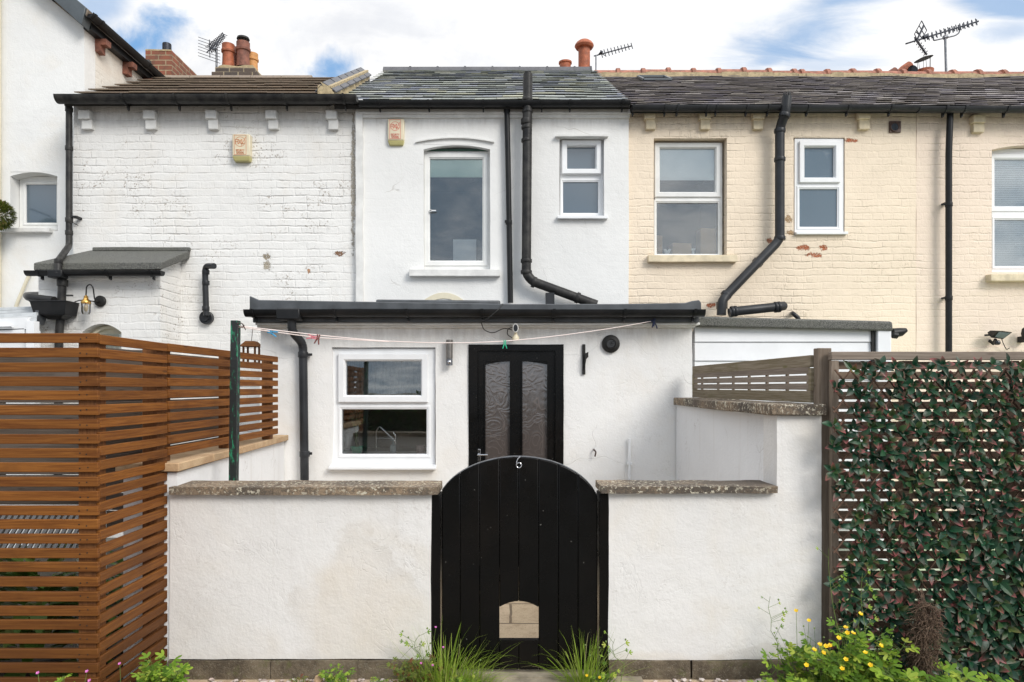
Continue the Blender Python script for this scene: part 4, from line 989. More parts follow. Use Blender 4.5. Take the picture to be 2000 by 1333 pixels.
c = MB(); c.tube([P(1738, 146, Yq + .2), P(1749, 139, Yq + .2)], .07, 14); c.build('chimney_pot', 'terracotta_dark', ch)
# ------------------------------------------------------------------ rear extension of the middle house
ext = thing('rear_extension', 'white rendered single-storey kitchen extension with black door and flat roof', 'extension', (0, YE, 0))
xE0, xE1 = PX(508, YE), PX(1352, YE); ztop = PZ(627, YE)
win = R4(649, 851, 679, 912, YE); dr = (PX(917, YE), PX(1099, YE), .0, PZ(674, YE))
m = MB(); wall(m, xE0, xE1, 0, ztop, YE, .24, [win, dr], step=.1, amp=.010, seed=55)
m.rough(xE0, xE0 + .2, YE + .24, YM - .06, 0, ztop, .2, .004, 3); m.rough(xE1 - .2, xE1, YE + .24, YM - .06, 0, ztop, .2, .004, 3)
m.build('wall', 'ext_render', ext)
m = MB()
for (a, b, o) in ((625, 633, .075), (633, 637, .09), (637, 641, .045)): m.rough(PX(505, YE), PX(1356, YE) + (.03 if o > .08 else 0), YE - o, YE + .02, PZ(b, YE), PZ(a, YE) + .002, .3, .004, 2, a)
m.build('cornice', 'white_cement', ext, bevel=.004)
m = MB(); Yg = YE - .17
def lz(px): return PZ(607, Yg)
top = [(487, 578), (505, 586), (620, 588), (1000, 594), (1200, 594), (1338, 592), (1352, 588), (1366, 586), (1370, 592)]
bot = [(1370, 608), (1200, 607), (1000, 606), (700, 605), (487, 607)]
m.prism([(PX(a, Yg), PZ(b, Yg)) for a, b in top + bot], 'y', Yg, Yg + .05)
z_a, z_b = PZ(590, Yg) - .01, PZ(597, YM)
m.hexa([(PX(489, Yg), Yg + .05, z_a - .17), (PX(1369, Yg), Yg + .05, z_a - .17), (PX(1369, Yg), YM - .06, z_b - .1), (PX(489, Yg), YM - .06, z_b - .1),
        (PX(489, Yg), Yg + .05, z_a - .005), (PX(1369, Yg), Yg + .05, z_a - .005), (PX(1369, Yg), YM - .06, z_b), (PX(489, Yg), YM - .06, z_b)])
m.build('roof', 'lead', ext, bevel=.008)
m = MB(); Yk = 6.9; m.hexa([P(735, 600, Yk), P(976, 602, Yk), P(976, 602, Yk) + Vector((0, .9, .05)), P(735, 600, Yk) + Vector((0, .9, .05)), P(733, 585, Yk), P(978, 587, Yk), P(974, 586, Yk) + Vector((0, .9, .04)), P(737, 585, Yk) + Vector((0, .9, .04))])
m.build('roof_upstand', 'lead', ext, bevel=.02)
g = gutter(ext, PX(484, Yg), PX(1372, Yg), Yg + .02, PZ(607, Yg), .058, 'black_plastic', [PX(a, Yg) for a in (499, 657, 797, 942, 1081, 1218, 1353)])
m = MB(); m.box(PX(546, Yg), PX(592, Yg), Yg - .10, Yg + .02, PZ(627, Yg), PZ(605, Yg)); m.build('gutter_outlet', 'black_plastic', g, bevel=.012)
m = MB(); m.tube(bend([P(570, 622, Yg - .04), P(570, 648, Yg - .02), P(592, 672, YE - .07), P(592, 700, YE - .07), P(595, 940, YE - .07), Vector((PX(596, YE), YE - .07, .1))], .07), .038, 16)
for px, py in ((592, 693), (595, 887)): collar(m, P(px, py, YE - .07), (0, 0, 1), .045)
m.build('downpipe', 'grey_pipe', ext)
for py in (693, 886):
    c = MB(); c.beam(P(600, py, YE - .07), P(609, py, YE - .05), .03, .022); c.tube([P(606, py, YE - .06), P(606, py, YE + .01)], .009); c.build('pipe_clip', 'black_plastic', ext)
Yw = YE + .035
w = window(ext, Yw, (650, 850, 681, 907), [(675, 823, 705, 773, .035, 'glass_k'), (667, 834, 799, 888, 0, 'glass_k')], room='kitchen_room', sill=None, roomd=1.5, depth=.07, inner=.25)
m = MB(); m.prism([(Yw - .11, PZ(916, YE)), (Yw - .11, PZ(911, YE)), (Yw + .02, PZ(907, YE)), (Yw + .02, PZ(916, YE))], 'x', PX(645, YE), PX(853, YE)); m.build('sill', 'upvc', w, bevel=.004)
m = MB()                                              # net curtain in the upper light
n = 60; a, b = PX(668, Yw + .35), PX(832, Yw + .35)
pts = [(a + (b - a) * i / n, Yw + .35 + .012 * math.sin(i * 1.7) + .006 * math.sin(i * .6), z) for z in (PZ(783, Yw), PZ(690, Yw)) for i in range(n + 1)]
m.add(pts, [(i, i + 1, n + 2 + i, n + 1 + i) for i in range(n)]); MAT['net'] = plain('grey net', (.30, .31, .28), .9, 0, .15, 20, 0); m.build('net_curtain', 'net', w, recalc=False)
Yi = Yw + .17; sz = PZ(888, Yw) - .01
m = MB(); m.box(PX(655, Yi), PX(850, Yi), Yw + .075, Yw + .40, sz - .03, sz); m.build('inner_sill', 'upvc_warm', w)
def at(px, dz=0, Y=None): return Vector((PX(px, Y or Yi), Y or Yi, sz + dz))
c = thing('plant_pot', 'green glazed pot with a dark stem inside the left of the kitchen window', 'plant', at(697))
m = MB(); m.lathe(at(697), [(.035, 0), (.055, .03), (.063, .07), (.058, .07), (.045, .05)], 22); m.build('pot', 'pot_green', c)
m = MB(); m.tube([at(697, .05), at(696, .2), at(698, .42)], [.018, .016, .012], 10)
for k in range(26): m.c = (RND.random(), 0, 0); m.leaf(at(697, .22 + .22 * RND.random()), Vector((RND.uniform(-1, 1), RND.uniform(-.5, .5), RND.uniform(0, 1))), Vector((0, -1, .3)), .10, .035, RND.random())
m.build('foliage', 'leaf_dull', c)
m = MB(); m.lathe(at(768, 0, Yi + .02), [(.030, 0), (.030, .075), (.012, .09), (.012, .11)], 18); m.tube([at(768, .11, Yi + .02), at(768, .125, Yi + .02), at(762, .125, Yi + .02)], .007)
tag(m.build('soap_bottle', 'soap'), 'clear pump soap bottle inside the kitchen window beside the tap', 'bottle')
m = MB(); m.lathe(at(822), [(.034, 0), (.048, .075), (.042, .075), (.03, .02)], 22); tag(m.build('plant_pot', 'pot_pink'), 'small pink speckled pot inside the right of the kitchen window', 'pot')
m = MB(); m.tube(bend([at(735, -.05, Yi + .2), at(735, .2, Yi + .2), at(741, .25, Yi + .2), at(772, .1, Yi + .2)], .05), .009, 10); m.tube(bend([at(773, -.05, Yi + .2), at(773, .16, Yi + .2), at(768, .19, Yi + .2)], .03), .010, 10); m.tube([at(735, .13, Yi + .2), at(773, .13, Yi + .2)], .007, 8)
tag(m.build('kitchen_tap', 'chrome'), 'tall chrome bridge tap inside the kitchen window', 'tap')
m = MB(); m.lathe(P(815, 762, Yw + .9), [(.17, -.02), (.10, .03), (.02, .045)], 26); m.tube([P(815, 758, Yw + .9), P(815, 700, Yw + .9)], .004); tag(m.build('pendant_lamp', 'blind_white'), 'wide white pendant shade seen through the upper kitchen window light', 'lamp')
# door
d = dr; Yd = YE + .03
m = MB(); fw = .075
m.rough(d[0] - .008, d[0] + fw, Yd - .045, Yd + .06, 0, d[3] + .003, .1, .003, 4); m.rough(d[1] - fw * .9, d[1] + .008, Yd - .045, Yd + .06, 0, d[3] + .003, .1, .003, 4); m.rough(d[0] + fw, d[1] - fw * .9, Yd - .044, Yd + .06, d[3] - .055, d[3] + .003, .1, .002, 4)
m.build('door_frame', 'gate_black', ext)
g1, g2 = (PX(948, Yd), PX(996, Yd)), (PX(1020, Yd), PX(1069, Yd)); gt1, gt2 = PZ(706, Yd), PZ(710, Yd)
m = MB(); wall(m, d[0] + fw + .002, d[1] - fw * .9 - .002, .05, d[3] - .057, Yd - .02, .05, [(g1[0], g1[1], .85, gt1), (g2[0], g2[1], .85, gt1)], step=9, amp=0)
for (a, b), s_ in ((g1, 1), (g2, -1)):
    zz = gt1; pts = [(a, zz), (b, zz)] + [(b + (a - b) * t / 8, zz - .035 * (1 - ((1 - t / 8) if s_ > 0 else t / 8) ** .6 * 1.0) * (1) if False else zz - .03 * ((t / 8) if s_ > 0 else (1 - t / 8)) ** 1.6) for t in range(9)]
    m.prism([(a, zz + .001), (b, zz + .001)] + pts[2:], 'y', Yd - .018, Yd + .028)
dd = m.build('door', 'gate_black', ext, bevel=.005)
m = MB()
for a, b in (g1, g2): frame_ring(m, a - .012, b + .012, .84, gt1 + .012, .014, Yd - .028, Yd - .018)
m.build('glazing_bead', 'gate_black', dd)
for a, b in (g1, g2):
    m = MB(); m.box(a - .004, b + .004, Yd, Yd + .006, .845, gt1 + .003); m.build('pane', 'glass_door', dd, smooth=False)
m = MB(); m.box(PX(929, Yd), PX(939, Yd), Yd - .032, Yd - .02, PZ(910, Yd), PZ(877, Yd)); m.tube([P(934, 889, Yd - .03), P(934, 889, Yd - .07)], .009); m.tube([P(933, 889, Yd - .07), P(953, 889, Yd - .075)], .008); m.build('handle', 'chrome', dd, bevel=.003)
m = MB(); m.box(PX(941, Yd), PX(960, Yd), Yd - .03, Yd - .02, .5, .56); m.build('letter_plate', 'chrome', dd)
m = MB(); m.box(PX(905, YE), PX(1110, YE), YE - .35, YE - .005, .012, .06); m.build('door_step', 'concrete', ext, bevel=.01)
# wall fittings of the extension
m = MB(); Yv = YE - .012
m.lathe(P(1193, 672, Yv), [(.082, 0), (.080, .012), (.074, .016), (.045, .022), (.045, .03), (.040, .03), (.036, .010)], 30, 'y'); vf = m.build('boiler_flue', 'iron', ext)
m = MB(); m.lathe(P(1193, 671, Yv - .01), [(.038, 0), (.038, .004)], 24, 'y'); m.lathe(P(1196, 670, Yv - .012), [(.022, 0), (.022, .012), (.017, .012), (.017, .002)], 20, 'y'); m.lathe(P(1197, 670, Yv - .02), [(.008, 0), (.008, .01)], 12, 'y'); m.build('flue_mouth', 'lens_black', vf)
m = MB(); m.tube([Vector((PX(1228, YE), YE - .03, .15)), P(1229, 864, YE - .03)], .0125, 14); m.tube([P(1229, 866, YE - .03), P(1229, 857, YE - .03)], .016, 14)
m.box(PX(1223, YE), PX(1233, YE), YE - .045, YE, PZ(907, YE), PZ(903, YE)); m.build('overflow_pipe', 'upvc', ext)
m = MB(); m.box(PX(1137, YE), PX(1143, YE), YE - .018, YE, PZ(732, YE), PZ(673, YE))
m.prism([(PX(1141, YE), PZ(692, YE)), (PX(1148, YE), PZ(688, YE)), (PX(1148, YE), PZ(698, YE)), (PX(1144, YE), PZ(702, YE)), (PX(1141, YE), PZ(722, YE))], 'y', YE - .05, YE - .018)
tag(m.build('basket_bracket', 'iron', bevel=.003), 'black iron hanging bracket screwed to the white wall right of the door', 'bracket')
m = MB(); m.tube(bend([P(1160, 878, YE), P(1160, 879, YE - .03), P(1164, 883, YE - .05), P(1162, 892, YE - .04)], .02), .007, 8)
tag(m.build('wall_hook', 'wire'), 'small rusty hook in the white wall left of the short white pipe', 'hook')
m = MB(); a, b = PX(871, YE - .06), PX(884, YE - .06); r = (b - a) / 2; zt, zb = PZ(664, YE - .06), PZ(714, YE - .06)
wl = thing('wall_lamp', 'brushed steel cylinder wall lamp between kitchen window and black door', 'lamp', ((a + b) / 2, YE, zb))
m.lathe(((a + b) / 2, YE - .05, zb + .06), [(r, 0), (r, zt - zb - .06)], 24); m.box(a + .012, b - .012, YE - .03, YE + .004, zb + .02, zt - .02); m.build('lamp_body', 'steel', wl)
m = MB(); m.lathe(((a + b) / 2, YE - .05, zb), [(r * .98, 0), (r * .98, .058)], 24); m.build('sensor_base', 'metal_grey', wl)
m = MB(); m.lathe(((a + b) / 2 + .002, YE - .05 - r, zb + .028), [(.018, -.004), (.016, .006), (.008, .012)], 18, 'y'); m.build('sensor_lens', 'chrome', wl)
cc = thing('security_camera', 'small white security camera with black face under the gutter above the door', 'camera', P(1007, 655, YE - .1))
m = MB(); A = P(1007, 643, YE - .15); k = YE / F
m.tube([A + Vector((0, .07, .002)), A + Vector((0, .0, 0)), A + Vector((0, -.012, 0))], [.030, .034, .030], 22); ob = m.build('camera_body', 'cctv_white', cc); ob.scale = (.82, 1, 1.3)
m = MB(); m.tube([A + Vector((0, -.010, 0)), A + Vector((0, -.016, 0))], [.026, .022], 22); ob = m.build('camera_face', 'lens_black', cc); ob.scale = (.8, 1, 1.3)
m = MB(); m.lathe(P(1007, 661, YE - .10), [(.03, -.02), (.034, 0), (.02, .03)], 20); m.tube([P(1007, 661, YE - .1), P(1007, 650, YE - .11)], .014); m.tube([P(1007, 657, YE - .1), P(1007, 657, YE)], .018); m.build('camera_mount', 'alarm_cream', cc)
m = MB(); Yk = YE - .20
m.tube(bend([P(982, 594, Yk), P(975, 604, Yk - .12), P(946, 628, Yk - .12), P(938, 625, Yk - .1), P(945, 645, Yk + .08), P(962, 652, Yk + .08), P(985, 641, YE - .1), P(1000, 645, YE - .09)], .05), .004, 7)
m.tube(bend([P(1002, 640, YE - .06), P(992, 642, YE - .06), P(990, 654, YE - .06), P(1000, 660, YE - .06)], .03), .004, 7)
tag(m.build('camera_cable', 'iron'), 'thin black cable looping from the flat roof to the security camera', 'cable')

# ------------------------------------------------------------------ alarm boxes
def seg_text(txt, x, z, h, Y, matname, parent, name, w=.62, gap=.25, th=.14):
    """block lettering cut as thin strokes"""
    G = {'A': [(0, 0, 0, 1), (0, 1, 1, 1), (1, 1, 1, 0), (0, .5, 1, .5)], 'X': [(0, 0, 1, 1), (0, 1, 1, 0)], 'L': [(0, 1, 0, 0), (0, 0, 1, 0)], 'I': [(.5, 0, .5, 1)],
         'S': [(1, 1, 0, 1), (0, 1, 0, .5), (0, .5, 1, .5), (1, .5, 1, 0), (1, 0, 0, 0)], 'E': [(1, 1, 0, 1), (0, 1, 0, 0), (0, 0, 1, 0), (0, .5, .8, .5)],
         'C': [(1, 1, 0, 1), (0, 1, 0, 0), (0, 0, 1, 0)], 'U': [(0, 1, 0, 0), (0, 0, 1, 0), (1, 0, 1, 1)], 'R': [(0, 0, 0, 1), (0, 1, 1, 1), (1, 1, 1, .5), (1, .5, 0, .5), (.4, .5, 1, 0)],
         'T': [(0, 1, 1, 1), (.5, 1, .5, 0)], 'Y': [(0, 1, .5, .5), (1, 1, .5, .5), (.5, .5, .5, 0)], 'M': [(0, 0, 0, 1), (0, 1, .5, .4), (.5, .4, 1, 1), (1, 1, 1, 0)]}
    m = MB(); cw = h * w; tot = len(txt) * cw + (len(txt) - 1) * cw * gap; cx = x - tot / 2
    for ch_ in txt:
        for a, b, c, d in G[ch_]:
            p, q = Vector((cx + a * cw, Y, z + b * h)), Vector((cx + c * cw, Y, z + d * h)); e = (q - p).normalized() * h * th * .5
            m.beam(p - e, q + e, .0016, h * th, up=(0, 0, 1)) if abs((q - p).z) < 1e-6 else m.beam(p - e, q + e, h * th, .0016, up=(0, 1, 0))
        cx += cw * (1 + gap)
    return m
def alarm(px0, px1, pt, pb, label, ink):
    Y = YM - .085; x0, x1, z0_, z1_ = R4(px0, px1, pt, pb, Y); w_ = x1 - x0; h_ = z1_ - z0_; cx = (x0 + x1) / 2
    t = thing('alarm_box', label, 'alarm box', (cx, YM, z0_), 'burglar alarm boxes')
    m = MB(); zf = z0_ + h_ * .17
    m.hexa([(x0, Y, zf), (x1, Y, zf), (x1, YM + .0, zf), (x0, YM + .0, zf), (x0, Y, z1_ - .0), (x1, Y, z1_), (x1, YM, z1_), (x0, YM, z1_)]); m.build('cover', 'alarm_cream', t, bevel=.012)
    m = MB(); m.hexa([(x0 + .02, Y + .02, z0_), (x1 - .02, Y + .02, z0_), (x1 - .01, YM, z0_), (x0 + .01, YM, z0_), (x0, Y, zf - .001), (x1, Y, zf - .001), (x1, YM, zf - .001), (x0, YM, zf - .001)]); m.build('strobe_base', 'alarm_base', t, bevel=.008)
    Yt = Y - .0015; m = MB(); a, b, c, d = x0 + w_ * .12, x1 - w_ * .2, zf + h_ * .05, z1_ - h_ * .04
    frame_ring(m, a, b, c, d, .004, Yt - .001, Yt + .001); m.build('printed_border', ink, t, smooth=False)
    cc_ = ((a + b) / 2, c + (d - c) * .66); rr = (b - a) * .38
    m = seg_text('AXL', cc_[0] - .002, cc_[1] - rr * .45, rr * .9, Yt, ink, t, '')
    n = 28; pts = []
    for i in range(n):
        q = 2 * math.pi * i / n
        for r_, yy in ((rr, Yt), (rr + .005, Yt)): pts.append((cc_[0] + r_ * math.cos(q), yy, cc_[1] + r_ * math.sin(q)))
    m.add(pts, [(2 * i, 2 * i + 1, (2 * i + 3) % (2 * n), (2 * i + 2) % (2 * n)) for i in range(n)])
    m.beam((cc_[0] + rr * .2, Yt, cc_[1] - rr * .9), (cc_[0] + rr * 1.15, Yt, cc_[1] + rr * .95), .005, .0016, up=(0, 1, 0))
    hh = (d - c) * .12
    for k, tx in enumerate(('SECURITY', 'SYSTEMS')):
        q = seg_text(tx, (a + b) / 2, c + (d - c) * (.17 - .0 - k * .13) + .002, hh * .72, Yt, ink, t, '', w=.5, th=.17); m.add(q.v, q.f)
    m.build('lettering', ink, t, smooth=False)
alarm(453, 488, 262, 314, 'yellowed alarm box with faded orange print on the white brick wall', 'print_orange')
alarm(757, 789, 232, 283, 'cream alarm box with red print on the smooth rendered wall', 'print_red')

# ------------------------------------------------------------------ porch against the gabled house
YPo = 7.62
por = thing('lean_to_porch', 'small white brick lean-to with grey felt roof in the left corner', 'lean-to', (PX(190, YPo), YPo, 0))
m = MB(); a0, a1 = PX(75, YPo), PX(313, YPo); arch = (PX(160, YPo), PX(237, YPo), 1.2, PZ(632, YPo))
wall(m, a0, a1, 0, PZ(528, YPo), YPo, .2, [arch], amp=.007, seed=61)
sp = arc(arch[0], arch[1], arch[3] - .10, .095); m.prism([(arch[0], arch[3] + .001), *sp, (arch[1], arch[3] + .001)], 'y', YPo + .002, YPo + .2)
m.build('front_wall', 'white_brick', por)
m = MB(); m.hexa([(a1 - .2, YPo + .2, 0), (a1, YPo + .005, 0), (a1, YM, 0), (a1 - .2, YM, 0), (a1 - .2, YPo + .2, PZ(528, YPo)), (a1, YPo + .005, PZ(528, YPo)), (a1, YM, PZ(492, YM)), (a1 - .2, YM, PZ(492, YM))]); m.build('side_wall', 'white_brick', por)
m = MB(); m.box(arch[0] - .05, arch[1] + .05, YPo + .14, YPo + .17, 1.1, arch[3] + .02); q = m.build('window_board', 'cream_white', por)
m = MB(); b = (PX(180, YPo), PX(236, YPo)); m.box(b[0], b[1], YPo + .13, YPo + .135, 1.1, PZ(651, YPo)); m.build('pane', 'glass', q)
m = MB(); pa = arc(arch[0] + .05, arch[1] + .01, arch[3] - .14, .09); m.prism([(x, z + .03) for x, z in pa] + [(x, z) for x, z in reversed(pa)], 'y', YPo + .10, YPo + .14); m.build('window_head', 'cream_white', q)
m = MB(); Yf = YPo - .13; xr0, xr1 = PX(65, Yf), PX(316, Yf); zt1, zf1 = PZ(489, YM), PZ(514, Yf)
xb0 = PX(72, Yf) + .03
m.hexa([(xr0, Yf, PZ(529, Yf)), (xr1, Yf, PZ(527, Yf)), (xr1 + .02, YM - .0, zt1 - .10), (xr0 + .2, YM, zt1 - .10), (xr0, Yf, zf1), (xr1, Yf, zf1 + .01), (xr1 + .03, YM, zt1), (xr0 + .25, YM, zt1)])
m.rough(xr0 + .3, xr1 + .04, YM - .05, YM - .012, zt1 - .02, zt1 + .03, .15, .006, 3)
m.build('roof', 'felt', por, bevel=.012)
g = gutter(por, PX(57, Yf), PX(320, Yf), Yf + .02, PZ(531, Yf), .052, 'black_plastic', [PX(a, Yf) for a in (82, 215, 300)])
m = MB(); m.box(PX(104, Yf), PX(132, Yf), Yf - .10, Yf + .02, PZ(545, Yf), PZ(530, Yf)); m.build('gutter_outlet', 'black_plastic', g, bevel=.01)
m = MB(); Yh = YPo - .10; m.tube([P(122, 540, Yh), P(120, 600, Yh), P(115, 660, Yh), Vector((PX(113, Yh), Yh, .3))], .042)
collar(m, P(122, 553, Yh), (0, 0, 1), .055, .07); m.box(PX(126, Yh), PX(141, Yh), Yh - .01, Yh + .02, PZ(579, Yh), PZ(576, Yh)); dpp = m.build('downpipe', 'worn_black', por)
m = MB(); H = lambda a, b, yo: (PX(a, Yh), Yh + yo, PZ(b, Yh))
m.hexa([H(82, 618, -.13), H(141, 618, -.13), H(141, 618, .08), H(82, 618, .08), H(77, 592, -.16), H(146, 592, -.16), H(146, 592, .08), H(77, 592, .08)]); m.box(PX(76, Yh), PX(147, Yh), Yh - .165, Yh + .082, PZ(593, Yh), PZ(590.5, Yh))
m.hexa([H(100, 625, -.06), H(125, 625, -.06), H(125, 625, .05), H(100, 625, .05), H(88, 617, -.11), H(136, 617, -.11), H(136, 617, .07), H(88, 617, .07)]); m.build('rain_hopper', 'black_plastic', dpp, bevel=.006)
m = MB(); m.tube(bend([P(74, 577, YT - .3), P(53, 578, Yh + .25), P(56, 581, Yh), P(106, 587, Yh - .12)], .06), .042, 16); m.lathe(P(106, 587, Yh - .12), [(.001, 0), (.001, .001)], 4); m.build('branch_pipe', 'black_plastic', por)
# swan-neck lamp
wl = thing('wall_lamp', 'brass swan-neck lantern lamp on the white brick lean-to', 'lamp', P(196, 600, YPo))
Yl = YPo - .16; m = MB()
m.lathe(P(197, 589, YPo - .002), [(.062, 0), (.062, .02), (.052, .03), (.012, .035)], 26, 'y'); m.tube(bend([P(194, 590, YPo - .02), P(185, 588, Yl + .03), P(182, 562, Yl), P(176, 555, Yl), P(169, 560, Yl), P(168, 578, Yl)], .06, 6), .007, 10)
m.tube([P(193, 591, YPo - .03), P(176, 588, Yl), P(155, 587, Yl), P(146, 590, Yl)], .006, 8); m.build('lamp_arm', 'iron', wl)
m = MB(); m.lathe(P(168, 594, Yl), [(.045, 0), (.05, .012), (.045, .03), (.035, .04), (.022, .065), (.024, .075), (.008, .095)], 24); m.build('lamp_collar', 'brass', wl)
m = MB(); m.lathe(P(168, 615, Yl), [(.012, 0), (.034, .004), (.045, .03), (.045, .125)], 24, caps=False); m.build('lamp_glass', 'glass_lamp', wl, recalc=False)
m = MB(); m.lathe(P(168, 609, Yl), [(.006, 0), (.022, .02), (.024, .045), (.014, .08)], 16); MAT['bulb'] = plain('pale amber bulb', (.75, .62, .42), .2, 0, .1, 20, 0); m.build('bulb', 'bulb', wl)
# plastic-roofed shelter at the left edge
cn = thing('plastic_shelter', 'low white plastic-roofed shelter at the left edge below the gabled house', 'shelter', (PX(30, 7.3), 7.3, 0))
m = MB(); Yn = 7.0
A = [P(-140, 634, Yn), P(72, 622, Yn), P(74, 598, 8.3), P(-140, 606, 8.3)]
m.hexa([p - Vector((0, 0, .03)) for p in A] + A)
for t in (.25, .5, .75): m.beam(A[0].lerp(A[3], t) + Vector((0, 0, .01)), A[1].lerp(A[2], t) + Vector((0, 0, .01)), .03, .03)
m.build('roof_sheet', 'polycarb', cn)
m = MB(); m.beam(P(-140, 641, Yn), P(58, 632, Yn), .04, .12); m.beam(P(64, 628, Yn), Vector((PX(64, Yn), Yn, 0)), .08, .08, up=(0, 1, 0)); m.tube([P(-140, 643, Yn - .06), P(24, 637, Yn - .06)], .018); m.beam(P(-140, 655, Yn), P(50, 648, Yn), .04, .06); m.box(PX(-140, Yn), PX(66, Yn), Yn + .05, Yn + .1, 0, PZ(645, Yn)); m.build('frame', 'upvc', cn)
m = MB(); m.prism([(PX(72, 7.4), PZ(596, 7.4)), (PX(78, 7.4), PZ(596, 7.4)), (PX(78, 7.4), PZ(622, 7.4)), (PX(74, 7.4), PZ(634, 7.4)), (PX(65, 7.4), PZ(624, 7.4)), (PX(71, 7.4), PZ(616, 7.4))], 'y', 7.38, 7.5); m.build('flashing', 'lead', cn)

# ------------------------------------------------------------------ cream house's low clad extension (right)
Yx = 6.3
ce = thing('clad_extension', 'low white clad extension with felt roof in front of the cream house', 'extension', (PX(1550, Yx), Yx, 0))
m = MB(); zt = PZ(636, Yx); z = 0; xq0, xq1 = PX(1357, Yx), PX(1704, Yx)
bd = [PZ(p, Yx) for p in (636, 668, 705, 742, 779)]; bd += [bd[-1] - .172 * k for k in range(1, 9)]
for a, b in zip(bd, bd[1:]):
    b = max(b, 0)
    if a <= 0: break
    m.hexa([(xq0, Yx - .012, b), (xq1, Yx - .012, b), (xq1, Yx + .05, b), (xq0, Yx + .05, b), (xq0, Yx, a - .006), (xq1, Yx, a - .006), (xq1, Yx + .05, a - .006), (xq0, Yx + .05, a - .006)])
m.box(xq0, xq1, Yx + .052, YM, 0, zt - .05); m.build('clad_wall', 'cladding', ce)
m = MB(); m.box(PX(1700, Yx), PX(1706, Yx), Yx - .03, Yx + .06, 0, PZ(643, Yx)); m.build('corner_bead', 'iron', ce)
m = MB(); m.box(PX(1708, Yx), PX(1734, Yx), Yx - .06, Yx + .1, 0, PZ(644, Yx)); m.box(PX(1734, Yx), PX(1741, Yx), Yx - .0, Yx + .1, 0, PZ(648, Yx)); m.box(xq1 + .18, xq1 + .21, Yx + .1, YM, 0, PZ(650, Yx)); m.build('corner_post', 'cladding', ce, bevel=.006)
m = MB(); Yr_ = Yx - .08
m.hexa([P(1358, 639, Yr_), P(1746, 647, Yr_), P(1746, 640, Yr_) + Vector((0, 1.8, .10)), P(1358, 632, Yr_) + Vector((0, 1.8, .12)), P(1358, 618, Yr_), P(1744, 628, Yr_), P(1744, 628, Yr_) + Vector((0, 1.8, .12)), P(1358, 618, Yr_) + Vector((0, 1.8, .12))]); m.build('roof', 'felt', ce, bevel=.02)
m = MB(); m.tube([P(1743, 651, Yx + .05), P(1760, 649, Yx + .05), P(1770, 645, Yx + .05)], [.045, .04, .02]); m.tube([P(1744, 655, Yx), P(1752, 656, Yx)], .03); m.build('gutter_end', 'black_plastic', ce)

# floodlight on the peach wall
fl = thing('floodlight', 'small black floodlight on the peach wall beside the downpipe', 'lamp', P(1950, 670, YM - .1), 'floodlights')
A = P(1955, 654, YM - .16); m = MB(); q = lambda x, y, z_: A + Vector((x, y, z_))
m.hexa([q(-.10, .02, -.035), q(.06, .05, -.05), q(.05, .12, .02), q(-.09, .10, .03), q(-.07, -.05, .04), q(.11, -.03, .025), q(.08, .08, .05), q(-.07, .08, .055)]); m.beam(q(-.12, .1, -.0), q(-.07, .05, 0), .04, .02); m.tube([q(-.02, .06, -.05), q(-.02, .1, -.1), q(-.02, .16, -.06)], .018); m.build('lamp_housing', 'iron', fl)
m = MB(); m.hexa([q(-.068, .005, -.028), q(.056, .032, -.042), q(.056, .037, -.042), q(-.068, .01, -.028), q(-.052, -.043, .03), q(.095, -.025, .017), q(.095, -.02, .017), q(-.052, -.038, .03)]); m.build('lamp_glass', 'glass_frost', fl)
m = MB(); m.lathe(q(-.03, .02, -.085), [(.02, -.035), (.034, -.02), (.034, 0), (.02, .02)], 16); m.build('sensor', 'lens_black', fl)
m = MB(); m.tube(bend([q(.06, .08, -.03), q(.10, .1, -.10), q(.15, .12, -.17), q(.2, .14, -.15)], .05), .005, 6); m.build('cable', 'iron', fl)
A = P(2004, 652, YM - .1); m = MB(); m.lathe(A, [(.04, -.05), (.05, 0), (.04, .06), (.01, .08)], 16); m.box(A.x - .03, A.x + .03, A.y, YM, A.z - .1, A.z - .03); tag(m.build('bulkhead_lamp', 'iron'), 'dark round lamp cut off by the right edge of the photo', 'lamp')

# ------------------------------------------------------------------ aerials
def elems(m, A, B, n, L, up, r=.004, t0=0, t1=1, taper=.8):
    A, B, up = Vector(A), Vector(B), Vector(up).normalized()
    for i in range(n):
        p = A.lerp(B, t0 + (t1 - t0) * i / (n - 1)); l = L * (1 - (1 - taper) * i / (n - 1)) / 2
        m.tube([p - up * l, p + up * l], r, 5)
Ya = 10.8
ae = thing('tv_aerial', 'aerial with wide grid reflector beside the orange chimney pots on the left', 'aerial', P(423, 130, Ya), 'television aerials')
m = MB(); m.tube([P(423, 132, Ya), P(423, 92, Ya)], .016); m.tube([P(418, 98, Ya), P(424, 95, Ya)], .03); m.build('mast', 'metal_grey', ae)
m = MB(); A, B = P(404, 103, Ya - .1), P(438, 68, Ya + .35); m.tube([A, B], .010, 8); elems(m, A, B, 11, .20, (1.0, -.2, -.45), .006, .2, 1, .6); elems(m, A, B, 11, .13, (-.2, -.5, .9), .009, .2, .95, .7)
m.tube(bend([A.lerp(B, .25), P(418, 99, Ya), A.lerp(B, .7)]), .008, 6); m.build('aerial_boom', 'metal_dark', ae)
m = MB()
for k in range(7):
    o = (k - 3) * 6.2; m.tube([P(387, 96 + o * .98 - 5 + (o > 0) * 0, Ya - .1), P(430, 109 + o * .98 - 3, Ya - .1)], .0045, 5)
m.tube([P(409, 78, Ya - .1), P(410, 113, Ya - .1)], .007, 6); m.build('reflector_grid', 'metal_dark', ae)
Yb = 12.0
ae = thing('tv_aerial', 'slim angled aerial right of the tall red chimney pot', 'aerial', P(1164, 138, Yb), 'television aerials')
m = MB(); m.tube([P(1164, 140, Yb), P(1164, 108, Yb)], .013); m.build('mast', 'metal_grey', ae)
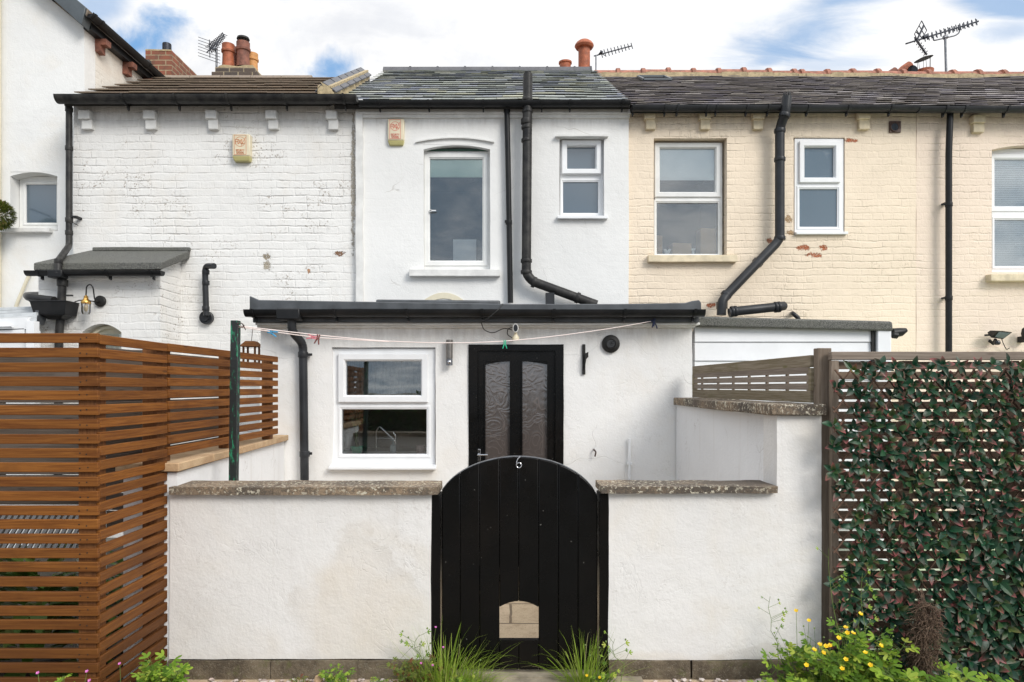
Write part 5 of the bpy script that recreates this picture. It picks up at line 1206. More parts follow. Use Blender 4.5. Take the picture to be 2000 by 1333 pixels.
m = MB(); A, B = P(1160, 110, Yb), P(1234, 90, Yb + .1); m.tube([A, B], .011, 8); elems(m, A, B, 10, .13, (.35, .2, -1), .008, .2, 1, .8); m.tube([P(1172, 102, Yb), P(1177, 104, Yb)], .03); m.build('aerial_boom', 'metal_dark', ae)
m = MB(); m.tube([P(1168, 108, Yb), P(1175, 99, Yb)], .007); m.tube([P(1172, 104, Yb), P(1182, 109, Yb)], .007); m.build('reflector_grid', 'metal_dark', ae)
Yb = 11.6
ae = thing('tv_aerial', 'large aerial on a tall mast above the ridge at the far right', 'aerial', P(1848, 140, Yb), 'television aerials')
m = MB(); m.tube([P(1848, 142, Yb), P(1846, 72, Yb)], .02); m.tube([P(1843, 74, Yb), P(1850, 72, Yb)], .035); m.tube(bend([P(1823, 72, Yb), P(1823, 80, Yb), P(1836, 77, Yb), P(1866, 70, Yb), P(1874, 64, Yb), P(1874, 55, Yb)], .12), .012, 8); m.build('mast', 'metal_grey', ae)
m = MB(); A, B = P(1769, 86, Yb), P(1911, 42, Yb); m.tube([A, B], .014, 8); elems(m, A, B, 14, .18, (.15, .5, 1), .009, .26, .97, .9); elems(m, A, B, 12, .10, (.15, .3, 1), .014, .3, .97, .9); m.tube([P(1803, 74, Yb), P(1810, 71, Yb)], .035); m.build('aerial_boom', 'metal_dark', ae)
m = MB(); q = lambda x, y, d=0: P(x, y, Yb + d)
m.tube([q(1791, 80), q(1805, 50)], .012, 6)
for (a, b) in (((1786, 67), (1800, 41)), ((1792, 80), (1786, 67)), ((1800, 41), (1810, 60)), ((1810, 60), (1799, 78)), ((1795, 50), (1806, 70)), ((1790, 59), (1801, 76)), ((1804, 48), (1792, 74)), ((1788, 62), (1799, 72))): m.tube([q(*a), q(*b)], .008, 5)
m.tube([q(1786, 73), q(1810, 108)], .013, 6)
for t in (.15, .3, .45, .6, .75, .9): p = q(1786, 73).lerp(q(1810, 108), t); m.tube([p + Vector((-.03, -.1, -.01)), p + Vector((.03, .1, .01))], .008, 5); m.tube([p + Vector((-.03, 0, .015)), p + Vector((.03, 0, -.015))], .012, 5)
m.build('reflector_grid', 'metal_dark', ae)
# ------------------------------------------------------------------ boundary walls
zc = PZ(950, YF)                                       # top front edge of the low copings
def coping(parent, x0, x1, y0, y1, z0, z1, seed, joints=(), mat='coping', amp=.0035):
    m = MB(); cuts = [x0, *joints, x1]
    for a, b in zip(cuts, cuts[1:]): m.rough(a + .002, b - .002, y0, y1, z0, z1, .05, amp, 9, seed + a)
    return m.build('coping', mat, parent)
wl = thing('boundary_wall', 'low white rendered wall left of the black gate with mossy concrete coping', 'wall', (-1.2, YF, 0), 'front boundary walls')
m = MB(); a, b = PX(330, YF), PX(842, YF)
m.rough(a, b, YF, YF + .20, PZ(1288, YF), PZ(963, YF), .055, .0065, 2.2, 71); m.build('wall', 'yard_render', wl)
m = MB(); z1 = PZ(1290, YF)
for x0, x1 in ((a - .0, PX(530, YF)), (PX(530, YF), PX(700, YF)), (PX(700, YF), PX(843, YF))): m.rough(x0 + .002, x1 - .002, YF - .014, YF + .19, -.05, z1, .05, .004, 6, x0)
m.build('plinth', 'plinth', wl)
coping(wl, PX(337, YF), PX(857, YF), YF - .045, YF + .23, PZ(965, YF), zc, 3, (PX(538, YF),))
wr = thing('boundary_wall', 'white rendered wall right of the black gate stepping up to a taller pier', 'wall', (1.2, YF, 0), 'front boundary walls')
m = MB(); a, b, c = PX(1188, YF), PX(1517, YF), PX(1605, YF)
m.rough(a, c, YF, YF + .20, PZ(1289, YF), PZ(961, YF), .055, .0065, 2.2, 87); m.rough(b, c, YF + .001, YF + .21, PZ(963, YF), PZ(812, YF), .055, .005, 2.2, 87); m.build('wall', 'yard_render', wr)
m = MB()
for x0, x1 in ((a, PX(1348, YF)), (PX(1350, YF), PX(1500, YF)), (PX(1500, YF), c)): m.rough(x0 + .003, x1 - .003, YF - .014, YF + .19, -.05, PZ(1290, YF), .05, .004, 6, x0)
m.build('plinth', 'plinth', wr)
coping(wr, PX(1172, YF), PX(1514, YF), YF - .045, YF + .23, PZ(962, YF), zc + .003, 9)
# side walls
sl = thing('side_wall', 'white side wall topped with new sandstone coping under the slatted fence', 'wall', (-2.05, 5, 0), 'side walls of the yard')
m = MB(); n = 26
def sidewall(m, xi0, xi1, xo0, xo1, y0, y1, ztop, seed, zs=14, amp=.005):
    pts = []; fs = []; N = 30
    for i in range(N + 1):
        t = i / N; y = y0 + (y1 - y0) * t
        for k in range(zs + 1):
            z = ztop * k / zs
            o = noise.noise(Vector((seed, y * 2, z * 2))) * amp + noise.noise(Vector((seed, y * 8, z * 8))) * amp * .4
            pts.append((xi0 + (xi1 - xi0) * t + o, y, z))
        for k in range(zs + 1): pts.append((xo0 + (xo1 - xo0) * t, y, ztop * k / zs))
    r = 2 * (zs + 1)
    for i in range(N):
        for k in range(zs):
            fs.append((i * r + k, (i + 1) * r + k, (i + 1) * r + k + 1, i * r + k + 1)); q = zs + 1
            fs.append((i * r + q + k, i * r + q + k + 1, (i + 1) * r + q + k + 1, (i + 1) * r + q + k))
        fs.append((i * r + zs, (i + 1) * r + zs, (i + 1) * r + r - 1, i * r + r - 1))
    for i in (0, N): fs += [(i * r + k, i * r + k + 1, i * r + zs + 2 + k, i * r + zs + 1 + k) for k in range(zs)]
    m.add(pts, fs)
sidewall(m, PX(345, 3.93), PX(556, YE), -2.24, -2.24, 3.935, YE - .012, PZ(923, 3.95), 3.0); m.build('wall', 'side_render', sl)
m = MB(); zt, zb = PZ(905, 3.90), PZ(922, 3.90)
ys = [3.90, 4.42, 4.95, 5.5, YE - .02]
for y0, y1 in zip(ys, ys[1:]):
    f = lambda y: PX(349, 3.9) + (PX(565, YE) - PX(349, 3.9)) * (y - 3.9) / (YE - 3.9)
    m.rnd(); m.hexa([(-2.27, y0 + .002, zb), (f(y0), y0 + .002, zb), (f(y1), y1 - .002, zb), (-2.27, y1 - .002, zb), (-2.27, y0 + .002, zt), (f(y0), y0 + .002, zt), (f(y1), y1 - .002, zt), (-2.27, y1 - .002, zt)])
m.build('coping', 'sandstone', sl, bevel=.006)
sr = thing('side_wall', 'white side wall with dark streaks and weathered coping under the grey lattice', 'wall', (1.6, 5, 0), 'side walls of the yard')
zt, zb = PZ(790, YF - .0), PZ(812, YF)
m = MB(); sidewall(m, PX(1515, YF + .2), PX(1320, YE), 1.78, 1.78, YF + .205, YE - .012, zb, 8.0); m.build('wall', 'side_render', sr)
m = MB(); f = lambda y: PX(1506, 3.88) + (PX(1314, YE) - PX(1506, 3.88)) * (y - 3.88) / (YE - 3.88)
ys = [3.88, 4.6, 5.35, YE - .02]
for j, (y0, y1) in enumerate(zip(ys, ys[1:])):
    m.rnd(); dz = RND.uniform(-.002, .002)
    m.hexa([(f(y0), y0 + .002, zb + dz), (1.79, y0 + .002, zb + dz), (1.79, y1 - .002, zb + dz), (f(y1), y1 - .002, zb + dz), (f(y0), y0 + .002, zt + dz), (1.79, y0 + .002, zt + dz), (1.79, y1 - .002, zt + dz), (f(y1), y1 - .002, zt + dz)])
m.build('coping', 'coping', sr, bevel=.008)

# ------------------------------------------------------------------ gate
YG = YF + .02
gt = thing('garden_gate', 'black arched plank gate with a cat hole and the number 6', 'gate', (PX(1015, YG), YG, 0))
def gtop(px):
    t = (px - 1012) / 154.0
    return 893 + 74 * (1 - math.sqrt(max(0, 1 - (abs(t) ** 1.95) * .92))) / (1 - math.sqrt(1 - .92))
bnd = [863, 898.5, 936.5, 975.5, 1013, 1052, 1090.5, 1129, 1167]
for i, (a, b) in enumerate(zip(bnd, bnd[1:])):
    m = MB(); m.rnd(); n = 8; x0, x1 = a + .05, b - .05
    topc = [(PX(x0 + (x1 - x0) * k / n, YG), PZ(gtop(x0 + (x1 - x0) * k / n), YG)) for k in range(n + 1)]
    zb_ = PZ(1309, YG); dy = RND.uniform(-.0015, .0015)
    def board(pts): m.prism(pts, 'y', YG + dy, YG + .022 + dy)
    if i in (3, 4):
        hole = lambda px: PZ(1175 + 12 * ((px - 1013.5) / 38.5) ** 2, YG)
        board([(PX(x0 + (x1 - x0) * k / n, YG), hole(x0 + (x1 - x0) * k / n)) for k in range(n + 1)] + topc[::-1])
        board([(PX(x0, YG), zb_), (PX(x1, YG), zb_), (PX(x1, YG), PZ(1254, YG)), (PX(x0, YG), PZ(1254, YG))])
    else: board([(PX(x0, YG), zb_), (PX(x1, YG), zb_)] + topc[::-1])
    m.build('board', 'gate_black', gt, bevel=.006)
m = MB(); n = 30                                       # thin lighter strip along the arch and the ledges behind
e = [(PX(863 + 304 * k / n, YG), PZ(gtop(863 + 304 * k / n), YG)) for k in range(n + 1)]
m.add([(x, y, z + dz) for x, z in e for y, dz in ((YG - .001, .0005), (YG + .045, .0005), (YG + .045, .004), (YG - .001, .004))],
      [(4 * i + k, 4 * i + (k + 1) % 4, 4 * i + 4 + (k + 1) % 4, 4 * i + 4 + k) for i in range(n) for k in range(4)])
m.build('edge_strip', 'metal_grey', gt)
m = MB()
for py0, py1 in ((985, 1015), (1266, 1300)): m.box(PX(868, YG), PX(1162, YG), YG + .026, YG + .05, PZ(py1, YG), PZ(py0, YG))
m.beam((PX(880, YG), YG + .038, PZ(1262, YG)), (PX(960, YG), YG + .038, PZ(1020, YG)), .022, .07, up=(0, 1, 0)); m.build('ledge', 'gate_black', gt)
m = MB(); m.box(PX(973, YG), PX(1055, YG), YG - .006, YG + .03, PZ(1255, YG), PZ(1250, YG)); m.build('hole_sill', 'gate_black', gt)
for a, b in ((844, 860.5), (1170, 1187)):
    m = MB(); m.rough(PX(a, YG), PX(b, YG), YG - .018, YG + .12, -.05, PZ(966 if a < 900 else 964, YG), .08, .0015, 4, a); m.build('gate_post', 'gate_black', gt, bevel=.003)
m = MB(); kx = YG / F; cx, cz = PX(1013.5, YG), PZ(909, YG)       # digit 6
def ring(cx, cz, rx, rz, a0, a1, n=18): return [Vector((cx + rx * math.cos(a0 + (a1 - a0) * i / n), YG - .006, cz + rz * math.sin(a0 + (a1 - a0) * i / n))) for i in range(n + 1)]
m.tube(ring(cx, cz - .0, 5.0 * kx, 4.9 * kx, 0, 2 * math.pi), .0035, 8); m.tube(ring(cx + 5.4 * kx, cz + 1.5 * kx, 10.2 * kx, 15.5 * kx, math.pi * 1.0, math.pi * .58), [.0035] * 19, 8)
m.build('number', 'chrome', gt)
m = MB(); m.rough(PX(855, YG), PX(1192, YG), YG - .06, YG + .16, -.05, PZ(1314, YG), .08, .003, 5, 7); m.build('threshold', 'concrete', gt)

# ------------------------------------------------------------------ stained slatted fence on the left
XF = PX(192, 3.27); pitch = .0686; sh = .0462
zt = PZ(652, 3.27)
sf = thing('slatted_fence', 'orange brown stained horizontal slat fence with a corner at the front left', 'fence', (-2.6, 3.27, 0), 'stained slatted fencing')
m = MB(); k = 0
while zt - k * pitch > .06:
    z1 = zt - k * pitch + RND.uniform(-.002, .002); m.rnd(); w = RND.uniform(-.0015, .0015)
    m.hexa([(-4.6, 3.265 + w, z1 - sh), (XF, 3.265, z1 - sh - w), (XF, 3.285, z1 - sh - w), (-4.6, 3.285 + w, z1 - sh), (-4.6, 3.265 + w, z1), (XF, 3.265, z1 - w), (XF, 3.285, z1 - w), (-4.6, 3.285 + w, z1)]); k += 1
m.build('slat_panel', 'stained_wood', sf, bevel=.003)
m = MB(); k = 0; ye = 3.93
while zt - k * pitch * .985 > .06:
    z1 = zt - .002 - k * pitch * .985 + RND.uniform(-.002, .002); m.rnd()
    m.beam((XF - .011, 3.287, z1 - sh / 2 - .001), (XF - .011 + RND.uniform(-.001, .001), ye, z1 - sh / 2 - .004), .020, sh); k += 1
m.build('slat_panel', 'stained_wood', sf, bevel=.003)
m = MB(); k = 0                                        # screw heads over the posts
while zt - k * pitch > .06:
    for x in (XF - .05, XF - .085, -3.4, -4.4): m.lathe((x + RND.uniform(-.004, .004), 3.2645, zt - k * pitch - sh * .5 + RND.uniform(-.006, .006)), [(.0036, 0), (.003, .0015)], 7, 'y')
    k += 1
m.build('screws', 'iron', sf)
for x, y, w in ((XF - .065, 3.33, .085), (-3.4, 3.33, .085), (-4.4, 3.33, .085), (XF - .066, 3.90, .085)):
    m = MB(); m.rnd(); m.box(x - w / 2, x + w / 2, y - w / 2, y + w / 2, 0, zt - .02); m.build('post', 'post_wood', sf, bevel=.004)
sf2 = thing('slatted_fence', 'orange brown slat panel standing on the sandstone coping behind the green post', 'fence', (-2.05, 4.8, 1.25), 'stained slatted fencing')
m = MB(); zt2 = PZ(670, 3.90); p2 = .0668
for k in range(10):
    z1 = zt2 - k * p2 + RND.uniform(-.0015, .0015); m.rnd()
    m.beam((XF - .012, 3.945, z1 - .0235), (PX(541, 5.74), 5.74, z1 - .0235), .020, .047)
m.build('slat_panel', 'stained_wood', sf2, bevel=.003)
for y in (3.985, 4.85, 5.66):
    x = XF - .012 + (PX(541, 5.74) - XF + .012) * (y - 3.945) / 1.795 - .052
    m = MB(); m.rnd(); m.box(x - .035, x + .035, y - .035, y + .035, PZ(905, 3.90) + .002, zt2 - .004); m.build('post', 'post_wood', sf2, bevel=.004)
# boards and garden things seen through the gaps
bd = thing('board_fence', 'weathered grey board screen behind the stained slats', 'fence', (-3.2, 4.5, 0))
m = MB()
for k in range(10):
    m.rnd(); z1 = 1.93 - k * .118; m.box(-4.9, -2.31, 4.5, 4.52, z1 - .112, z1)
m.build('board_panel', 'shed_board', bd, bevel=.003)
for x in (-4.6, -3.45, -2.37):
    m = MB(); m.rnd(); m.box(x - .04, x + .04, 4.525, 4.6, 0, 1.93); m.build('post', 'grey_wood_v', bd)
m = MB()
for k in range(7): m.rnd(); z1 = 1.92 - k * .108; m.box(-2.42, -2.40, 3.98, 6.0, z1 - .100, z1)
m.build('board_panel', 'shed_board', bd, bevel=.003)
lo = thing('sun_lounger', 'grey and white slatted garden seat behind the stained fence', 'garden seat', (-3.4, 4.0, 0))
m = MB()
for k in range(44): x = -4.2 + k * .038; m.beam((x, 4.05, .72), (x, 4.25, .92), .022, .012, up=(0, 1, 0))
m.build('seat_slats', 'lounger', lo)
m = MB(); m.box(-4.25, -2.5, 4.22, 4.27, .92, .95); m.box(-4.25, -2.5, 4.02, 4.07, .69, .72)
for x in (-4.2, -2.55): m.box(x - .02, x + .02, 4.03, 4.07, 0, .7); m.box(x - .02, x + .02, 4.22, 4.26, 0, .92)
m.build('seat_frame', 'upvc_warm', lo)
def hosta(x, y, R, H, label, mat='hosta', n=210, g='leafy plants behind the slatted fence'):
    m = MB()
    for k in range(n):
        a = RND.uniform(0, 6.283); e = RND.uniform(.1, 1.2); d = Vector((math.cos(a) * math.cos(e), math.sin(a) * math.cos(e), math.sin(e)))
        m.leaf(Vector((x, y, .02)) + d * R * RND.uniform(.15, .7) + Vector((0, 0, H * RND.uniform(.0, .7))), d + Vector((0, 0, -.3)), Vector((0, 0, 1)), R * RND.uniform(.35, .6), R * .2, RND.random(), fold=.15, curl=.5)
    tag(m.build('garden_plant', mat, recalc=False), label, 'plant', g)
hosta(-2.75, 3.95, .42, .75, 'broad green leaves seen through the slats nearest the fence corner')
hosta(-3.55, 4.0, .45, .8, 'yellow-edged green leaves seen through the slats further from the corner')
hosta(-2.42, 4.3, .26, .6, 'pale green leaves seen through the slats of the fence side')

# ------------------------------------------------------------------ washing line
Yp = 4.3
m = MB(); m.hexa([(PX(442, Yp), Yp, 0), (PX(457, Yp), Yp, 0), (PX(457, Yp), Yp + .045, 0), (PX(442, Yp), Yp + .045, 0), (PX(450, Yp), Yp, PZ(626, Yp)), (PX(465, Yp), Yp, PZ(626, Yp)), (PX(465, Yp), Yp + .045, PZ(626, Yp)), (PX(450, Yp), Yp + .045, PZ(626, Yp))])
m.rough(PX(443, Yp), PX(462, Yp), Yp - .03, Yp + .08, 0, .03, .05, .003)
tag(m.build('line_post', 'green_post', bevel=.003), 'tall thin post with flaking green and black paint', 'post')
E = P(1277, 627, YE - .14); S0 = P(466, 637, Yp)
def linept(t, sag=0):                                   # straight run, then catenary
    return S0.lerp(E, t) + Vector((0, 0, -sag * 4 * t * (1 - t)))
def solve(pxs):
    out = []
    for px, py in pxs:
        lo, hi = 0.0, 1.0
        for _ in range(40):
            t = (lo + hi) / 2; q = S0.lerp(E, t); x = 1000 + q.x * F / q.y
            lo, hi = (t, hi) if x < px else (lo, t)
        q = S0.lerp(E, t); out.append(Vector((q.x, q.y, PZ(py, q.y))))
    return out
L1 = [(466, 637), (500, 641), (560, 648), (640, 657), (740, 666), (830, 670), (920, 670), (985, 667), (1060, 660), (1130, 651), (1200, 641), (1277, 627)]
L2 = [(466, 639), (500, 644), (560, 652), (620, 660)]
m = MB(); m.tube(bend(solve(L1), .3, 3), .0032, 7); m.tube(solve(L2) + [solve([(760, 668)])[0]], .0035, 6); wlo = m.build('washing_line', 'line_pink')
tag(wlo, 'pale pink washing line sagging from the green post to the cornice', 'washing line')
m = MB(); K = P(1277, 627, YE - .15); m.tube([K + Vector((-.12, 0, -.02)), K, K + Vector((.005, 0, .02)), K + Vector((-.005, 0, -.05))], [.004, .012, .014, .01], 8); m.tube([K, K + Vector((.02, 0, -.04)), K + Vector((.03, -.0, -.07))], .006, 6); m.tube([K, K + Vector((-.015, 0, -.06))], .006, 6); m.build('knot', 'navy_cord', wlo)
m = MB(); m.tube(bend([P(464, 633, Yp), P(472, 631, Yp - .02), P(478, 638, Yp), P(470, 640, Yp - .02), P(466, 637, Yp)], .02), .003, 6); m.tube([P(474, 634, Yp), P(480, 645, Yp)], .003, 6); m.build('wire_tie', 'wire', wlo)
def peg(px, py, mat, ang, label):
    c = solve([(px, py)])[0] + Vector((0, -.004, 0)); t = thing('clothes_peg', label, 'peg', c, 'pegs clipped on the washing line')
    ca, sa = math.cos(ang), math.sin(ang); R_ = lambda x, y, z: c + Vector((x * ca - z * sa, y, x * sa + z * ca))
    m = MB()
    for s_ in (-1, 1):
        m.hexa([R_(s_ * .004, -.005, -.030), R_(s_ * .010, -.005, -.028), R_(s_ * .010, .006, -.028), R_(s_ * .004, .006, -.030), R_(s_ * .001, -.005, .002), R_(s_ * .009, -.005, .002), R_(s_ * .009, .006, .002), R_(s_ * .001, .006, .002)])
        m.hexa([R_(s_ * .001, -.005, .003), R_(s_ * .009, -.005, .003), R_(s_ * .009, .006, .003), R_(s_ * .001, .006, .003), R_(s_ * .013, -.005, .038), R_(s_ * .019, -.005, .036), R_(s_ * .019, .006, .036), R_(s_ * .013, .006, .038)])
    m.build('jaws', mat, t, bevel=.001)
    m = MB(); m.tube([R_(-.012, 0, .004), R_(.012, 0, .004)], .0045, 8); m.build('spring', 'steel', t)
peg(531, 650, 'peg_blue', -1.9, 'bright blue peg near the green post end of the line')
peg(610, 659, 'peg_pink', 1.4, 'pink peg lying along the line beside the dark red peg')
peg(621, 662, 'peg_red', 2.9, 'dark red brown peg right of the pink peg')
peg(986, 672, 'peg_green', math.pi, 'bright green peg hanging over the top of the black door')

# bird feeder beyond the fence
Yb = 6.6
bf = thing('bird_feeder', 'small wooden roofed bird feeder hanging behind the slatted panel', 'feeder', P(491, 690, Yb))
m = MB(); q = lambda x, y, z: P(491, 676, Yb) + Vector((x, y, z))
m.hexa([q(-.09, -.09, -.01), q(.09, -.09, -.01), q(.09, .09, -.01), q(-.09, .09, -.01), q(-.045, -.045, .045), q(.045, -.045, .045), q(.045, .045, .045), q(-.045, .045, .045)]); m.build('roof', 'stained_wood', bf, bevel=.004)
m = MB()
for x in (-.055, .055):
    for y in (-.055, .055): m.box(q(x, y, 0).x - .008, q(x, y, 0).x + .008, q(x, y, 0).y - .008, q(x, y, 0).y + .008, q(0, 0, -.16).z, q(0, 0, -.011).z)
m.box(q(-.08, 0, 0).x, q(.08, 0, 0).x, q(0, -.08, 0).y, q(0, .08, 0).y, q(0, 0, -.18).z, q(0, 0, -.16).z); m.build('tray', 'post_wood', bf)
m = MB(); m.tube([q(0, 0, .045), P(494, 640, Yb)], .003, 6); m.tube([P(494, 640, Yb), P(494, 640, YM)], .004, 6); m.build('wire', 'wire', bf)

# ------------------------------------------------------------------ grey lattice on the right side wall
la = thing('lattice_panel', 'short weathered grey lattice panel on top of the right side wall', 'trellis', (1.68, 5, PZ(790, YF)))
p0 = Vector((PX(1356, 6.08), 6.08, 0)); p1 = Vector((PX(1588, 4.0), 4.0, 0)); zb0 = PZ(790, YF) + .006; ztp = PZ(695, 4.0) - .002; L = p1 - p0
def lp(t, z, o=0): return p0 + L * t + Vector((-L.normalized().y * o * -1, L.normalized().x * o * -1, z))
m = MB(); m.rnd(); m.beam(lp(0, ztp - .035), lp(1, ztp - .03), .035, .07); m.rnd(); m.beam(lp(0, zb0 + .035), lp(1, zb0 + .035), .035, .07)
for t in (.008, .99): m.rnd(); m.beam(lp(t, zb0 + .07), lp(t, ztp - .07), .06, .034, up=(1, 0, 0))
m.build('rails', 'moss_wood', la, bevel=.003)
m = MB()
for k in range(4): z = zb0 + .095 + k * .048; m.rnd(); m.beam(lp(.01, z, .012), lp(.99, z, .012), .010, .039)
for t in (.09, .27, .42, .56, .70, .84): m.rnd(); m.beam(lp(t, zb0 + .07, -.006), lp(t, ztp - .07, -.006), .030, .014, up=(1, 0, 0))
m.build('lattice_slats', 'grey_wood', la, bevel=.002)
m = MB(); pts = [lp(.02 + .5 * k / 24, ztp - .03 + .018 * math.sin(k * 1.1) + .006 * math.sin(k * 2.7), -.03) for k in range(25)]; m.tube(pts, .006, 7); tag(m.build('rope', 'alarm_cream'), 'old pale rope wound along the lattice top rail', 'rope')

# ------------------------------------------------------------------ tall fence with leafy screen on the right
YR_ = 3.86
rf_ = thing('timber_fence', 'tall weathered brown timber fence with horizontal slats at the right', 'fence', (2.6, YR_, 0))
m = MB(); m.rnd(); m.rough(PX(1598, 3.935), PX(1624.5, 3.935), 3.935, 4.0, -.05, PZ(680, 3.935), .1, .0015, 3, 4); m.build('post', 'grey_wood_v', rf_, bevel=.004)
m = MB(); m.rnd(); m.box(PX(1626.5, YR_), 4.4, YR_ + .015, YR_ + .06, PZ(703, YR_), PZ(687, YR_)); m.build('top_rail', 'grey_wood', rf_, bevel=.004)
m = MB(); m.rnd(); m.box(PX(1627, YR_), PX(1642, YR_), YR_ + .02, YR_ + .055, 0, PZ(704, YR_)); m.build('side_rail', 'grey_wood_v', rf_, bevel=.003)
m = MB(); k = 0; z = PZ(707, YR_ + .06)
while z > .10: m.rnd(); m.box(PX(1641, YR_) - .01, 4.4, YR_ + .06, YR_ + .078, z - .0430, z); z -= .0573; k += 1
m.build('slat_panel', 'dark_slat', rf_, bevel=.002)
for x in (PX(1778, YR_), PX(1990, YR_), 3.7): m = MB(); m.rnd(); m.box(x, x + .06, YR_ + .079, YR_ + .12, 0, PZ(704, YR_)); m.build('batten', 'grey_wood_v', rf_)
m = MB(); m.rough(PX(1590, YR_) - .1, 4.4, YR_ - .01, YR_ + .05, -.05, .09, .1, .003, 4); m.build('gravel_board', 'plinth', rf_)
sc = thing('leaf_screen', 'expanding twig trellis covered in dark green and pink artificial leaves', 'leaf screen', (2.6, YR_, .1))
x0, x1, z0, z1 = PX(1634, 3.8), 3.55, .10, PZ(722, 3.8); cw = .086; ch_ = .112
m = MB(); seg = []
nx = int((x1 - x0) / cw) + 1; nz = int((z1 - z0) / ch_) + 1
H_ = z1 - z0
for s_ in (1, -1):
    for i in range(-60, 90):
        xa = x0 + i * cw; pa = Vector((xa, 3.815 + s_ * .006, z1)); dx = s_ * H_ * cw / ch_
        t0, t1 = 0.0, 1.0
        xb = xa + dx
        # clip to the panel
        lo, hi = sorted(((x0 - .012 - xa) / dx, (x1 - xa) / dx)); t0 = max(0, lo); t1 = min(1, hi)
        if t1 - t0 < .02: continue
        A = Vector((xa + dx * t0, 3.815 + s_ * .006, z1 - H_ * t0)); B = Vector((xa + dx * t1, 3.815 + s_ * .006, z1 - H_ * t1))
        m.rnd(); m.beam(A, B, .009, .007)
m.build('twig_trellis', 'twig', sc)
m = MB()
for kz in range(0, nz * 2 + 1):
    for kx in range(nx + 1):
        X_ = x0 + kx * cw + (kz % 2) * cw / 2; Z_ = z1 + .01 - kz * ch_ / 2
        if Z_ < z0 - .02: continue
        edge = .55 if kx == 0 else 1.0
        gap = noise.noise(Vector((X_ * 2.2, 0, Z_ * 2.6)))
        if RND.random() > (.98 if gap > -.32 else .84) * edge: continue
        big = 1.0 + .5 * max(0, min(1, (X_ - 2.1) * 1.2)) * max(0, min(1, (1.25 - Z_) * 1.6)); hang = .9 * (big - 1)
        c = Vector((X_ + RND.uniform(-.018, .018), 3.80 + RND.uniform(-.008, .008), Z_ + RND.uniform(-.02, .02)))
        ax = Vector((RND.uniform(-.5, .5), -1, RND.uniform(.1, .8))).normalized()
        nl = RND.choice((4, 5, 6, 6, 7)); a0 = RND.uniform(0, 6.28); base = RND.random() ** 1.4 * .75
        s1 = ax.cross(Vector((0, 0, 1))).normalized(); s2 = s1.cross(ax)
        for j in range(nl):
            a = a0 + j * 2.4; inner = j >= nl - 2
            op = (.35 if inner else RND.uniform(.8, 1.35))
            d = (s1 * math.cos(a) + s2 * math.sin(a)) * math.sin(op) + ax * math.cos(op); d.z -= .12 * (0 if inner else 1) + hang
            nrm = ax - d * ax.dot(d)
            if nrm.length < .1: nrm = Vector((0, -1, 0))
            m.leaf(c + d * .008, d, nrm, big * RND.uniform(.042, .076) * (.75 if inner else 1), (1 + .35 * (big - 1)) * RND.uniform(.028, .042) * (.8 if inner else 1), min(1, base * .75 + (.22 if inner else 0) + RND.uniform(-.1, .1)), (RND.uniform(.6, 1) if RND.random() < (.6 if inner else .26) * (1.6 - .9 * (big * 2 - 2) - .6) else RND.uniform(0, .2)), fold=RND.uniform(.15, .5), curl=RND.uniform(.05, .5))
m.build('leaves', 'screen_leaf', sc, recalc=False)
m = MB(); C = P(1805, 1240, 3.70)                      # clump of torn roots hung on the fence
for k in range(1100):
    t = RND.random(); w = .062 * (math.sin(math.pi * min(1, t * .85 + .12)) + .25); a = RND.uniform(0, 6.28)
    p = P(1812 - 14 * t, 1178 + 150 * t, 3.66) + Vector((w * math.cos(a) * RND.random() ** .5, w * .6 * math.sin(a), 0)); pts = [p]; d = Vector((RND.uniform(-1, 1), RND.uniform(-.6, .6), RND.uniform(-1.6, .3)))
    for _ in range(5): d = d.normalized() + Vector((RND.uniform(-.8, .8), RND.uniform(-.6, .6), RND.uniform(-.8, .5))); pts.append(pts[-1] + d.normalized() * RND.uniform(.008, .018))
    m.tube(pts, RND.uniform(.0010, .0022), 4, False)
for k in range(7): m.tube([P(1795 + RND.uniform(-6, 6), 1150, 3.74), P(1806 + RND.uniform(-6, 6), 1185, 3.71), P(1800 + RND.uniform(-20, 20), 1260, 3.7)], .0022, 5)
tag(m.build('root_clump', 'root', recalc=False), 'dry brown clump of tangled roots hanging on the leafy screen', 'roots')

